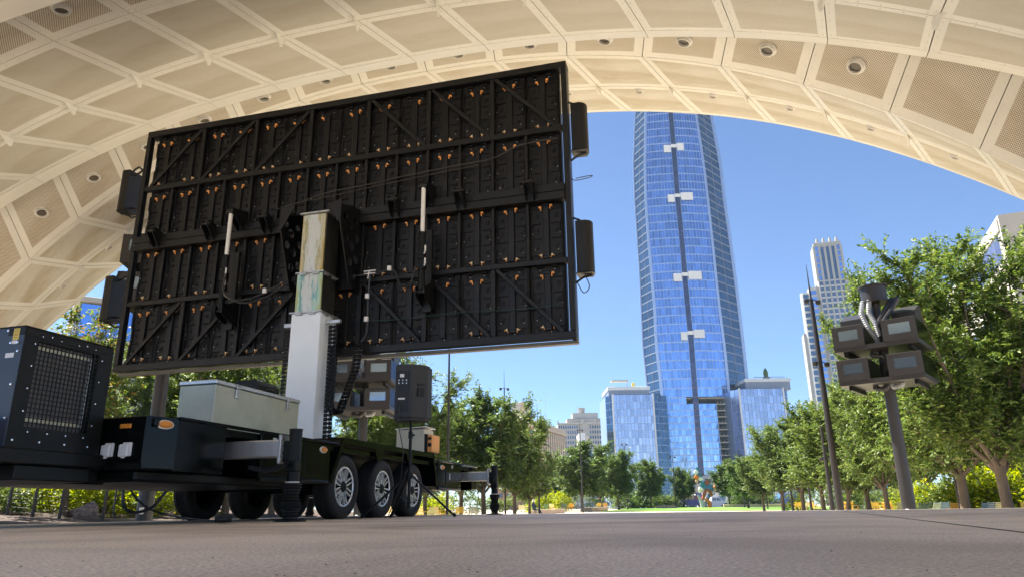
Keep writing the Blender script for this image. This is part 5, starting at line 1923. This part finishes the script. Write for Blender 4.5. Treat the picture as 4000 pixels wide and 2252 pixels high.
# chamfered flanks with floor lines and pale corner columns
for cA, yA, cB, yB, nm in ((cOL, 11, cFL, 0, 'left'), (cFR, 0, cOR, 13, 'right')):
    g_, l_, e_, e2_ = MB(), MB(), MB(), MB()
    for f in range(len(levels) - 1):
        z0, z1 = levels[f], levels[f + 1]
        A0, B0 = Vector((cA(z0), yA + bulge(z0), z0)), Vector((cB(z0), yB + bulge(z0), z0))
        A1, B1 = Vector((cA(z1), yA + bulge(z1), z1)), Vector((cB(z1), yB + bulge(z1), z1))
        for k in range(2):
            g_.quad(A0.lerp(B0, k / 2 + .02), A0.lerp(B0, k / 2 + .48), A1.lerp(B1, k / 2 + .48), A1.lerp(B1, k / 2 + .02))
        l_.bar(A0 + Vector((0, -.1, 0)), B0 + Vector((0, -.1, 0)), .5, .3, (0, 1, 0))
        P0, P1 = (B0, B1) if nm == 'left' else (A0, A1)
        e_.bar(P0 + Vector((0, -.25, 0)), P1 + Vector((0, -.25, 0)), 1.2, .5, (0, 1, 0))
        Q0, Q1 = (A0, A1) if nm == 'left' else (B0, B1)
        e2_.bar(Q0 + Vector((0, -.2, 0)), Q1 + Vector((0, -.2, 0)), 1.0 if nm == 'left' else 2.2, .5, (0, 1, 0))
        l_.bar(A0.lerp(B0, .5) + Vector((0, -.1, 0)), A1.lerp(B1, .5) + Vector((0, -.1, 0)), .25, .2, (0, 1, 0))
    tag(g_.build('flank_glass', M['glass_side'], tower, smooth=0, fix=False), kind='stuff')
    tag(l_.build('flank_mullions', M['wing_grey'], tower, smooth=0, fix=False), kind='stuff')
    e_.build('corner_column', M['mullion'], tower, smooth=0, fix=False)
    e2_.build('corner_column', M['mullion'], tower, smooth=0, fix=False)
bk = MB()
for z0, z1 in zip(levels, levels[1:]):
    bk.quad(Vector((cOL(z0), 11.2, z0)), Vector((cOR(z0), 13.2, z0)), Vector((cOR(z1), 13.2, z1)), Vector((cOL(z1), 11.2, z1)))
bk.build('rear_wall', M['wing_grey'], tower, smooth=0, fix=False)
# white sheets at the hoist landings
for py, wl, wr in ((588, 3.6, 3.4), (781, 3.4, 6.0), (1087, 4.0, 6.4), (1312, 3.0, 5.0)):
    z = at(2640, py, TY).z
    p = fpt(0, 1, z, -.7)
    for nm, x0, x1, dz in (('white_sheet', p.x - wl - .3, p.x - .3, -.6), ('white_sheet', p.x + SWID + .3, p.x + SWID + .3 + wr, .4), ('hoist_landing', p.x - .2, p.x + SWID + .2, .8)):
        sub(nm, MB().box(x0, x1, p.y, p.y + .2, z - (2.1 if nm == 'white_sheet' else .9) + dz, z + (1.9 if nm == 'white_sheet' else .9) + dz, .05), M['sheet_white'], tower)
# lobby below the glass
x0, x1 = cFL(10) - .5, cFR(10) + .5
sub('lobby_beam', MB().box(x0, x1, -1.5, 6, Z_LOB - 1.6, Z_LOB - .3), M['wing_white'], tower)
for k in range(9):
    x = x0 + (x1 - x0) * k / 8
    sub('lobby_column', MB().box(x - .5, x + .5, -1.2, -.2, 0, Z_LOB - 1.6), M['wing_white'], tower)
sub('lobby_wall', MB().box(x0, x1, 5, 5.4, 0, Z_LOB - .3), pm('lobby_wall', (.20, .17, .15), .8), tower)
for k in range(8):
    x = x0 + (x1 - x0) * (k + .5) / 8
    sub('lobby_window', MB().box(x - 1.3, x + 1.3, 4.7, 4.9, 1, Z_LOB - 3), M['glass_d'], tower)


def wing(xs_, yt, cor, side_):
    """a lower glass wing: outer return, main face, inner return, pale parapet storey"""
    Y = 316.0
    P = [at(x, yt, Y).x - tb.x for x in xs_]
    zt = at(xs_[1], yt, Y).z
    yl = Y - TY
    fl = np.linspace(4.0, zt, 15)
    nC = 12
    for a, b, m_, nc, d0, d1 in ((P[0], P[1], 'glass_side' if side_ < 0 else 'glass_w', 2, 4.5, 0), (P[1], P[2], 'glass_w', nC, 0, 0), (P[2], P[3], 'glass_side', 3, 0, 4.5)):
        for z0, z1 in zip(fl, fl[1:]):
            for c in range(nc):
                t0, t1 = (c + .06) / nc, (c + .94) / nc
                q = [Vector((a + (b - a) * t0, yl + d0 + (d1 - d0) * t0, z0 + .2)), Vector((a + (b - a) * t1, yl + d0 + (d1 - d0) * t1, z0 + .2)),
                     Vector((a + (b - a) * t1, yl + d0 + (d1 - d0) * t1, z1)), Vector((a + (b - a) * t0, yl + d0 + (d1 - d0) * t0, z1))]
                tl = ru.uniform(-.03, .03)
                q[2].y += tl
                q[3].y += tl
                o_ = sum(q, Vector()) / 4
                inst('wing_pane', MB().quad(*[p - o_ for p in q]).mesh('wing_pane', M[m_], smooth=0, fix=False), tower, o_)
    sub('wing_wall', MB().prism([(P[0], yl + 4.7), (P[1], yl + .15), (P[2], yl + .15), (P[3], yl + 4.7), (P[3], yl + 26), (P[0], yl + 26)], 2, 0, zt - .1), M['mullion'], tower, smooth=0)
    for x, y in ((P[1], yl - .2), (P[2], yl - .2)):
        sub('wing_corner', MB().box(x - .35, x + .35, y - .1, y + .4, 0, zt + .4), M['wing_white'], tower)
    ca_, cb_ = at(cor[0], cor[2], Y + 5).x - tb.x, at(cor[1], cor[2], Y + 5).x - tb.x
    zc_ = at(cor[0], cor[2], Y + 5).z
    sub('parapet_storey', MB().box(ca_, cb_, yl + 3.2, yl + 24, zt - .05, zc_ - 1.5), M['wing_grey'], tower)
    sub('parapet', MB().box(ca_ - .4, cb_ + .4, yl + 2.8, yl + 24.4, zc_ - 1.5, zc_, .1), M['wing_white'], tower)
    return ca_, cb_, zc_, yl


a, b, zc_, yl = wing((2368, 2393, 2550, 2612), 1541, (2374, 2532, 1512), -1)
# roof pavilion and plants on the left wing
for x in (a + 2.2, a + 8.5):
    sub('pavilion_post', MB().box(x, x + .2, yl + 4, yl + 4.2, zc_, zc_ + 2.6), M['slab'], tower)
sub('pavilion_roof', MB().box(a + 1.6, a + 9.3, yl + 3.6, yl + 7, zc_ + 2.6, zc_ + 3.1), M['slab'], tower)
sub('roof_machine', MB().box(a + 10.8, a + 12.2, yl + 4, yl + 5, zc_, zc_ + 1.9, .1), M['yellow_label'], tower)
a, b, zc_, yl = wing((2862, 2886, 3058, 3088), 1518, (2905, 3078, 1480), 1)
sub('roof_planter', MB().box(a + 9, a + 11.5, yl + 4, yl + 6, zc_, zc_ + 1, .1).lathe([(0, 5.2), (.8, 4), (1.2, 2.6), (.9, 1.2), (.4, 1)], 8, Matrix.Translation((a + 10.2, yl + 5, zc_))), M['leaf_b'], tower)
sub('roof_rail', MB().box(a + 4, a + 18, yl + 3.4, yl + 3.5, zc_ + .5, zc_ + .8), M['wing_grey'], tower)


# ------------------------------------------------------------------ other buildings
def facade(t, x0, x1, z0, z1, y, nx, nz, m_win, m_wall, wfrac=.6, hfrac=.6, depth=.35, pier=None, name='window'):
    """a wall of real openings: piers and spandrels standing in front of recessed panes"""
    w, h = (x1 - x0) / nx, (z1 - z0) / nz
    for i in range(nx + 1):
        xc = x0 + w * i
        a_, b_ = max(x0, xc - w * (1 - wfrac) / 2), min(x1, xc + w * (1 - wfrac) / 2)
        sub('pier', MB().box(a_, b_, y - .05, y + depth, z0, z1), m_wall, t)
    for j in range(nz + 1):
        zc = z0 + h * j
        a_, b_ = max(z0, zc - h * (1 - hfrac) / 2), min(z1, zc + h * (1 - hfrac) / 2)
        sub('spandrel', MB().box(x0 + .01, x1 - .01, y + .02, y + depth - .01, a_, b_), pier or m_wall, t)
    me = MB().box(-w * wfrac / 2 - .05, w * wfrac / 2 + .05, 0, .05, -h * hfrac / 2 - .05, h * hfrac / 2 + .05).mesh(name, m_win)
    for i in range(nx):
        for j in range(nz):
            inst(name, me, t, (x0 + w * (i + .5), y + depth - .06, z0 + h * (j + .5)))


M['limestone'] = pm('grey_limestone', (.36, .34, .31), .85, var=.1, vscale=.3)
M['brick'] = pm('brown_brick', (.30, .17, .10), .9, var=.15, vscale=.4)
M['tan_trim'] = pm('tan_terracotta', (.52, .38, .24), .85)
M['beige'] = pm('beige_render', (.56, .49, .40), .85)
M['conc'] = pm('pale_concrete', (.46, .44, .39), .8, var=.06, vscale=.2)
M['conc2'] = pm('grey_concrete', (.40, .40, .39), .8, var=.08, vscale=.3)

Y = 470.0
c = at(2275, 1976, Y)
t = thing('stone_building', (c.x, Y, 0), 0, 'old grey stone office block with stepped roof between brick building and glass wing', 'building')
X0, X1 = at(2181, 1700, Y).x - c.x, at(2378, 1700, Y).x - c.x
zr = at(2200, 1650, Y).z
sub('wall', MB().box(X0, X1, .4, 24, 0, zr - .5), M['limestone'], t)
facade(t, X0, X0 + (X1 - X0) * .40, 6, zr - 1, 0, 9, 14, M['glass_d'], M['limestone'], .62, .58)
facade(t, X0 + (X1 - X0) * .40, X0 + (X1 - X0) * .62, 6, zr - 2, 3.4, 4, 14, M['glass_d'], M['limestone'], .6, .55, pier=M['brick'])
facade(t, X0 + (X1 - X0) * .62, X1, 6, zr - 1, 0, 8, 14, M['glass_d'], M['limestone'], .62, .58)
sub('cornice', MB().box(X0 - .5, X1 + .5, -.6, 1.5, zr - .9, zr, .1), M['limestone'], t)
z1, z2 = at(2220, 1630, Y).z, at(2240, 1607, Y).z
sub('penthouse', MB().box(at(2217, 1640, Y).x - c.x, at(2362, 1640, Y).x - c.x, 4, 20, zr - .4, z1), M['limestone'], t)
sub('penthouse', MB().box(at(2239, 1640, Y).x - c.x, at(2340, 1640, Y).x - c.x, 5, 18, z1 - .1, z2), M['conc2'], t)
x = at(2276, 1600, Y).x - c.x
sub('roof_tank', MB().cyl((x, 9, z2), (x, 9, z2 + 3.6), 2.0, 2.5, 12).tube([(x - 3, 9, z2), (x - 3.2, 9, z2 + 6)], .12, 5), M['limestone'], t)
for k in range(5):
    xk = X0 + (X1 - X0) * k / 4
    sub('finial', MB().box(xk - .4, xk + .4, -.5, .3, zr, zr + 1.6, .1), M['limestone'], t)

Y = 300.0
c = at(2096, 1976, Y)
t = thing('brick_building', (c.x, Y, 0), R(-20), 'brown brick hotel block with tan pilasters left of the stone office building', 'building')
zr = at(2096, 1640, Y).z
LW, LD = 17.0, 46.0
sub('wall', MB().box(-LW, -.4, .4, LD, 0, zr - .3), M['brick'], t)
facade(t, -LW, 0, 4, zr - 3, 0, 5, 9, M['glass_d'], M['brick'], .38, .5)
rf = empty('side_front', (0, 0, 0), R(90), t)
facade(rf, 0, LD, 4, zr - 3, 0, 14, 9, M['glass_d'], M['tan_trim'], .45, .55, pier=M['brick'])
sub('cornice', MB().box(-LW - .4, .5, -.5, LD + .5, zr - 2.6, zr - 1.2, .15).box(-LW, .2, -.2, LD, zr - 1.2, zr), M['tan_trim'], t)
sub('attic', MB().box(-LW + 2, -6, 2, 16, zr, zr + 3.4).box(-LW + 4, -9, 1.6, 2, zr + .5, zr + 2.6), M['beige'], t)
sub('flagpole', MB().cyl((-2, 22, zr), (-2, 22, zr + 14), .12, .06, 6), M['galv'], t)
tag(rf, None)
Y = 380.0
c = at(2027, 1976, Y)
t = thing('beige_tower', (c.x, Y, 0), R(-14), 'plain beige tower block rising behind the brown brick building', 'building')
zr = at(2030, 1569, Y).z
wv = at(2052, 1600, Y).x - at(2004, 1600, Y).x
sub('wall', MB().box(-wv / 2, wv / 2, 0, 16, 0, zr, .1), M['beige'], t)
sub('pilaster', MB().box(wv / 2 - 1.6, wv / 2 + .25, -.25, 1.0, 0, zr - .4).box(wv / 2 + .01, wv / 2 + .25, 5, 7, 0, zr - .4), M['tan_trim'], t)
sub('wall_panel', MB().box(-wv / 2 + .5, wv / 2 - 2, -.2, -.01, 8, zr - 2), M['beige'], t)
Y = 290.0
c = at(2274, 1976, Y)
t = thing('white_blank_building', (c.x, Y, 0), 0, 'blank white panelled building in front of the stone office block', 'building')
zr = at(2274, 1690, Y).z
for k in range(4):
    sub('wall_panel', MB().box(at(2262, 1700, Y).x - c.x, at(2286, 1700, Y).x - c.x, 0, 12, zr * k / 4 + .06, zr * (k + 1) / 4, .05), M['sheet_white'], t)
sub('side_wall', MB().box(at(2286, 1700, Y).x - c.x + .02, at(2300, 1700, Y).x - c.x, .6, 12, 0, zr - 1), M['beige'], t)
zr2 = at(2310, 1762, Y).z
sub('glazed_corner', MB().box(at(2292, 1700, Y).x - c.x, at(2316, 1700, Y).x - c.x, -6, .4, 0, zr2, .1), M['glass_d'], t)
sub('corner_frame', MB().box(at(2316, 1700, Y).x - c.x + .02, at(2332, 1700, Y).x - c.x, -6, .4, 0, zr2 + .3, .1), M['conc2'], t)

# white ribbed office tower
Y = 560.0
c = at(3228, 945, Y)
t = thing('office_tower', (c.x, Y, 0), R(-16), 'slim white ribbed office tower with blue windows right of the glass tower', 'building')
hz_ = at(3230, 945, Y).z
W2 = 10.4
sub('shaft_wall', MB().box(-W2, W2, .72, 24, 0, hz_ - 1), M['conc3'], t)
zs = hz_ - 33
facade(t, -W2, W2, 20, zs, 0, 5, 33, M['glass_d'], M['conc3'],   .68, .72, .7, pier=M['conc2'])
for k in range(6):
    x = -W2 + 2 * W2 * k / 5
    sub('crown_rib', MB().box(x - .85, x + .85, -.05, .7, zs, hz_ - 3), M['conc3'], t)
for k in range(5):
    x = -W2 + 2 * W2 * (k + .5) / 5
    if k in (0, 4):
        for j in range(6):
            sub('crown_window', MB().box(x - 1.4, x + 1.4, .60, .70, zs + j * 5 + .8, zs + j * 5 + 4.6), M['glass_t'], t)
    else:
        sub('crown_slot', MB().box(x - 1.4, x + 1.4, .58, .68, zs + .8, hz_ - 4), M['glass_side'], t)
sub('crown', MB().box(-W2, W2, -.05, 24, hz_ - 3, hz_, .1), M['conc3'], t)
for k in range(4):
    x = -W2 + 3.5 + k * 5
    sub('roof_pylon', MB().tube([(x, 3, hz_), (x, 3, hz_ + 3), (x, 3, hz_ + 4.5)], [1.2, 1.1, .6], 10), M['conc3'], t)
zl = hz_ - 32
sub('right_wing', MB().box(W2 + .02, W2 + 7.5, 3.0, 22, 0, zl - 1), M['conc2'], t)
for j in range(30):
    z = 12 + (zl - 14) * j / 30
    sub('wing_window', MB().box(W2 + .8, W2 + 7, 2.8, 2.98, z, z + 3.6), M['glass_t'], t)
sub('wing_cap', MB().box(W2 + .02, W2 + 7.6, 2.6, 22, zl - 1, zl, .1), M['conc3'], t)
zl = hz_ - 36
sub('left_wing', MB().box(-W2 - 8, -W2 - .02, 3.0, 22, 0, zl - 1), M['conc2'], t)
sub('wing_rib', MB().box(-W2 - 2.4, -W2 - 1.2, 2.3, 3, 0, zl), M['conc3'], t)
sub('wing_rib', MB().box(-W2 - 8.2, -W2 - 7.4, 2.3, 3, 0, zl), M['conc3'], t)
for j in range(30):
    z = 12 + (zl - 14) * j / 30
    sub('wing_window', MB().box(-W2 - 7.2, -W2 - 2.5, 2.8, 2.98, z, z + 3.5), M['glass_t'], t)
    sub('wing_window', MB().box(-W2 - 12.6, -W2 - 8.3, 5.8, 6.0, z - 2, z + 1.5), M['glass_side'], t)
sub('round_wing', MB().tube([(-W2 - 10.5, 10, 0), (-W2 - 10.5, 10, zl - 4)], 4.0, 20), M['conc2'], t)
sub('side_slab', MB().box(-W2 - 16, -W2 - 11, 8, 24, 0, zl - 38, .1), M['conc3'], t)

# concrete building at the right border
Y = 62.0
c = at(3925, 836, Y)
zr = c.z
t = thing('concrete_building', (c.x, Y, -.5), R(-22), 'pale angular concrete building above the trees at the right border', 'building')
h = zr + .5
sub('wall', MB().prism([(0, 0), (26, 0), (26, h), (0, h)], 1, .02, .6), M['conc'], t)
sub('side_wall', MB().box(-.6, 0, 0, 46, 0, h - .02), M['conc'], t)
sub('fascia', MB().box(-.75, -.602, .3, 46, h - 1.5, h - .3, .05), M['conc'], t)
me = MB().box(-.66, -.605, -1.0, 1.0, h - 4.3, h - 1.6).mesh('skylight_pane', M['glass_w'])
for k in range(20):
    inst('skylight_pane', me, t, (0, 2.2 + k * 2.15, 0))
sub('lower_ledge', MB().box(-1.0, -.602, .4, 46, h - 5.2, h - 4.45, .05), M['conc'], t)
for j in range(5):
    z = h - 8.5 - j * 4
    sub('window_band', MB().box(-.68, -.605, 2, 44, z - 1, z + 1), M['glass_d'], t)
    sub('window_band', MB().box(4, 24, -.08, .0, z - 1, z + 1), M['glass_d'], t)
for k in range(1, 5):
    sub('wall_joint', MB().box(k * 5.2 - .03, k * 5.2 + .03, .0, .015, 0, h), M['conc2'], t)
sub('roof', MB().box(-.5, 26, .6, 46, h - .4, h - .1), M['conc2'], t)

# grey building behind the trees at the left
Y = 44.0
c = at(318, 1160, Y)
zr = at(318, 1160, Y).z
t = thing('grey_building', (c.x, Y, -.4), R(34), 'grey panelled building with a glass top storey behind the young tree', 'building')
h = zr + .4
LW = 13.0
sub('wall', MB().box(0, LW, 0, 10, 0, h - 2.6), M['conc2'], t)
for k in range(6):
    for j in range(6):
        sub('wall_panel', MB().box(.1 + k * 2.1, 2.15 + k * 2.1, -.08, -.01, .1 + j * (h - 2.8) / 6, (j + 1) * (h - 2.8) / 6, .02), M['conc2'], t)
for k in range(8):
    sub('pane', MB().box(.1 + k * 1.6, 1.62 + k * 1.6, -.1, -.02, h - 2.5, h - .4), M['glass_t'], t)
sub('upper_wall', MB().box(0, LW, .02, 10, h - 2.58, h - .3), M['wing_grey'], t)
sub('roof_edge', MB().box(-.3, LW, -.5, 10, h - .3, h, .03), M['conc'], t)

# low white house across the street
Y = 178.0
c = at(2822, 1972, Y)
t = thing('white_house', (c.x, Y, 0), 0, 'low white building with a dark roof behind the white pickup', 'building')
sub('wall', MB().box(-4.5, 5, 0, 6, 0, 3.4), M['sheet_white'], t)
sub('roof', MB().prism([(-.6, 3.4), (6.6, 3.4), (3, 5.6)], 0, -4.9, 5.4), pm('dark_shingle', (.06, .055, .055), .9), t)
sub('wall', MB().box(5.02, 10, 1, 6, 0, 2.9), M['beige'], t)
for x in (-3, 0, 3.2, 6.4, 8.4):
    w = sub('window', MB().box(x - .7, x + .7, (-.06 if x < 5 else .94), (-.01 if x < 5 else .99), .9, 2.5), M['glass_d'], t)
    inst('window_frame', MB().box(x - .8, x + .8, (-.1 if x < 5 else .9), (-.07 if x < 5 else .93), 2.5, 2.65).box(x - .8, x + .8, (-.1 if x < 5 else .9), (-.07 if x < 5 else .93), .75, .9).mesh('window_frame', M['sheet_white']), w)


# ------------------------------------------------------------------ vehicles beyond the lawn
M['car_white'] = pm('white_car_paint', (.74, .75, .76), .18, coat=.6, var=.03)
M['car_blue'] = pm('blue_car_paint', (.05, .16, .48), .25, coat=.5, var=.05)
M['car_red'] = pm('dark_red_paint', (.17, .03, .06), .3, coat=.4, var=.08)
M['car_navy'] = pm('navy_car_paint', (.03, .05, .22), .3, coat=.4, var=.08)


def car(name, px, Y, label, cat, body, cabin, glass, paint, wx, flip=1, r=.38, hw=.95, extra=None):
    b = at(px, 1976, Y)
    t = thing(name, (b.x, Y, .03), 0, label, cat)
    t.scale = (flip, 1, 1)
    bo = sub('body', MB().prism(body, 1, -hw, hw), paint, t, smooth=30)
    sub('cabin', MB().prism(cabin, 1, -hw * .88, hw * .88), paint, t, smooth=30)
    for g_ in glass:
        sub('side_window', MB().prism(g_, 1, -hw * .88 - .012, -hw * .88 - .002), M['glass_d'], t)
    for x in wx:
        for s in (-1, 1):
            w = sub('wheel', MB().lathe([(.2, -.1), (r, -.1), (r, .1), (.2, .1)], 20, Matrix.Translation((x, s * (hw - .1), r)) @ Matrix.Rotation(R(90), 4, 'X'), closed=True), M['rubber'], t)
            inst('rim', MB().lathe([(0, .06), (.2, .07), (.21, -.07), (0, -.06)], 16, Matrix.Translation((x, s * (hw - .1), r)) @ Matrix.Rotation(R(90), 4, 'X')).mesh('rim', M['chrome']), w)
    x0 = max(p[0] for p in body)
    sub('headlight', MB().box(x0 - .14, x0 + .01, -hw + .02, -hw + .32, .78, .94, .02), M['lamp_ring'], t)
    sub('tail_light', MB().box(min(p[0] for p in body) - .01, min(p[0] for p in body) + .1, -hw + .02, -hw + .22, .8, 1.0, .02), M['car_red'], t)
    return t


car('pickup_truck', 2795, 150, 'white pickup truck parked right of the sculpture', 'pickup truck',
    [(-2.85, .45), (2.85, .42), (2.88, .95), (2.6, 1.12), (1.0, 1.18), (-2.88, 1.14)],
    [(1.25, 1.17), (.55, 1.86), (-.75, 1.90), (-.95, 1.16)],
    [[(1.02, 1.22), (.48, 1.78), (.14, 1.79), (.14, 1.22)], [(.05, 1.22), (.05, 1.79), (-.68, 1.80), (-.78, 1.22)]], M['car_white'], (-1.8, 1.85), 1)
ft = car('food_truck', 2706, 146, 'blue and dark red food truck parked left of the sculpture', 'food truck',
         [(-2.6, .40), (2.5, .40), (2.6, 1.2), (2.2, 1.35), (-2.6, 1.35)], [(2.1, 1.35), (1.6, 2.7), (-2.6, 2.75), (-2.6, 1.35)],
         [[(1.9, 1.45), (1.55, 2.3), (1.1, 2.3), (1.1, 1.45)]], M['car_navy'], (-1.6, 1.6), 1, .4, 1.05)
sub('serving_hatch', MB().box(-1.6, .2, -1.0, -.94, 1.5, 2.1), M['tan_trim'], ft)
sub('awning', MB().prism([(-1.5, 2.2), (-.93, 2.45), (-.93, 2.5), (-1.5, 2.25)], 0, -1.8, .4), M['sheet_white'], ft)
sub('side_panel', MB().box(.4, 1.0, -1.0, -.94, .6, 2.2), M['car_red'], ft)
car('delivery_van', 3076, 132, 'bright blue van with a white roof beyond the right lawn edge', 'van',
    [(-2.4, .4), (2.4, .4), (2.45, 1.1), (1.7, 1.3), (-2.4, 1.3)], [(1.6, 1.3), (1.0, 2.1), (-2.4, 2.15), (-2.4, 1.3)],
    [[(1.4, 1.36), (.95, 1.95), (.3, 1.95), (.3, 1.36)]], M['car_blue'], (-1.5, 1.5), -1)
cb_ = [(-2.2, .4), (2.2, .38), (2.25, .8), (1.9, .95), (.9, 1.0), (-2.2, 1.0)]
cc_ = [(1.0, .98), (.4, 1.48), (-1.0, 1.5), (-1.7, 1.0)]
cg_ = [[(.85, 1.03), (.37, 1.42), (-.2, 1.43), (-.2, 1.03)], [(-.28, 1.03), (-.28, 1.43), (-.95, 1.43), (-1.45, 1.03)]]
car('parked_car', 2222, 128, 'pale car parked behind the tree trunks left of the lawn', 'car', cb_, cc_, cg_, M['car_white'], (-1.35, 1.4), 1, .32, .88)
car('parked_car', 2330, 127, 'light blue car parked behind the long seat block', 'car', cb_, cc_, cg_, pm('light_blue_paint', (.25, .36, .55), .25, coat=.5), (-1.35, 1.4), -1, .32, .88)

# abstract painted metal sculpture at the lawn end
b = at(2757, 1976, 106)
t = thing('sculpture', (b.x, 106, gz(b.x, 106)), 0, 'tall colourful abstract metal sculpture at the far end of the lawn', 'sculpture')
SC = {k: pm('sculpture_' + k, c_, .3, var=.08) for k, c_ in dict(orange=(.75, .20, .03), rust=(.38, .10, .03), teal=(.03, .20, .30), blue=(.05, .18, .45), white=(.78, .78, .74), peach=(.75, .45, .32), grey=(.45, .46, .55)).items()}


def disc(nm, k, x, y, z, r, rot, th=.12, sx=1.0):
    m_ = Matrix.Translation((x, y, z)) @ Euler(rot).to_matrix().to_4x4() @ Matrix.Diagonal((sx, 1, 1, 1))
    sub(nm, MB().lathe([(0, -th), (r * .9, -th), (r, -th * .5), (r, th * .5), (r * .9, th), (0, th)], 20, m_), SC[k], t)


sub('leg_plate', MB().tube([(.55, 0, 0), (.62, 0, .55), (.35, 0, 1.05), (-.1, 0, 1.15)], [.30, .30, .24, .1], 12), SC['orange'], t)
sub('leg_plate', MB().tube([(-.35, .1, 0), (-.45, .1, .7), (-.75, .1, 1.35), (-1.0, .1, 1.75)], [.38, .34, .2, .08], 12), SC['grey'], t)
sub('leg_plate', MB().tube([(.1, .3, 0), (.0, .3, .8), (.35, .2, 1.5)], [.2, .2, .16], 10), SC['grey'], t)
sub('bent_arm', MB().tube([(-.35, 0, 1.1), (.0, 0, 1.9), (.25, 0, 2.5)], [.22, .26, .14], 10), SC['rust'], t)
sub('bent_arm', MB().tube([(.95, 0, 1.55), (.75, 0, 2.2), (.3, 0, 2.55)], [.24, .26, .14], 10), SC['rust'], t)
sub('bent_arm', MB().tube([(.45, .05, .9), (.6, .05, 1.5), (.5, .05, 1.9)], [.1, .18, .1], 10), SC['blue'], t)
disc('plate', 'blue', .75, 0, 2.75, .52, (R(90), .3, 0), .08, 1.2)
disc('plate', 'orange', 1.55, -.1, 2.75, .28, (R(80), 0, .4), .1)
disc('plate', 'rust', .45, -.1, 3.4, .34, (R(75), .3, 0), .1)
disc('plate', 'teal', .0, .1, 3.1, .62, (R(90), .6, 0), .08, .8)
sub('cone', MB().tube([(-.75, -.1, 2.0), (-.55, -.1, 2.55), (-.72, -.1, 2.85)], [.05, .36, .03], 8), SC['white'], t)
disc('plate', 'peach', -1.0, -.1, 3.62, .22, (R(90), .2, 0), .1)
disc('plate', 'white', -.45, -.12, 3.95, .27, (R(85), .1, 0), .1, 1.3)
disc('plate', 'orange', -.95, -.1, 4.15, .36, (R(90), 0, 0), .12)
disc('plate', 'teal', -.55, .1, 4.4, .38, (R(90), .5, 0), .07, 1.4)
disc('plate', 'white', -1.0, -.1, 4.85, .33, (R(85), .4, 0), .14, .9)
sub('spine', MB().tube([(.2, .2, 2.4), (-.2, .2, 3.4), (-.75, .2, 4.4), (-.9, .2, 5.4)], [.12, .1, .08, .04], 8), SC['teal'], t)
sub('fin', MB().prism([(-1.0, 5.1), (-.6, 5.0), (-.35, 5.35), (-.85, 5.6)], 1, .0, .1), SC['teal'], t)

# ------------------------------------------------------------------ the air between here and the city
hz = MB().box(-850, 850, -120, 860, -2.2, 262)
hm = bpy.data.materials.new('haze_air')
hm.use_nodes = True
_n = hm.node_tree
_n.nodes.remove(_n.nodes['Principled BSDF'])
_pv = _n.nodes.new('ShaderNodeVolumePrincipled')
_pv.inputs['Color'].default_value = (0.58, 0.80, 1.0, 1)
_pv.inputs['Density'].default_value = 0.00012
_pv.inputs['Anisotropy'].default_value = 0.2
_n.links.new(_pv.outputs[0], _n.nodes['Material Output'].inputs['Volume'])
tag(hz.build('haze', hm, smooth=0), 'thin bluish summer haze over the city', 'haze', kind='stuff')
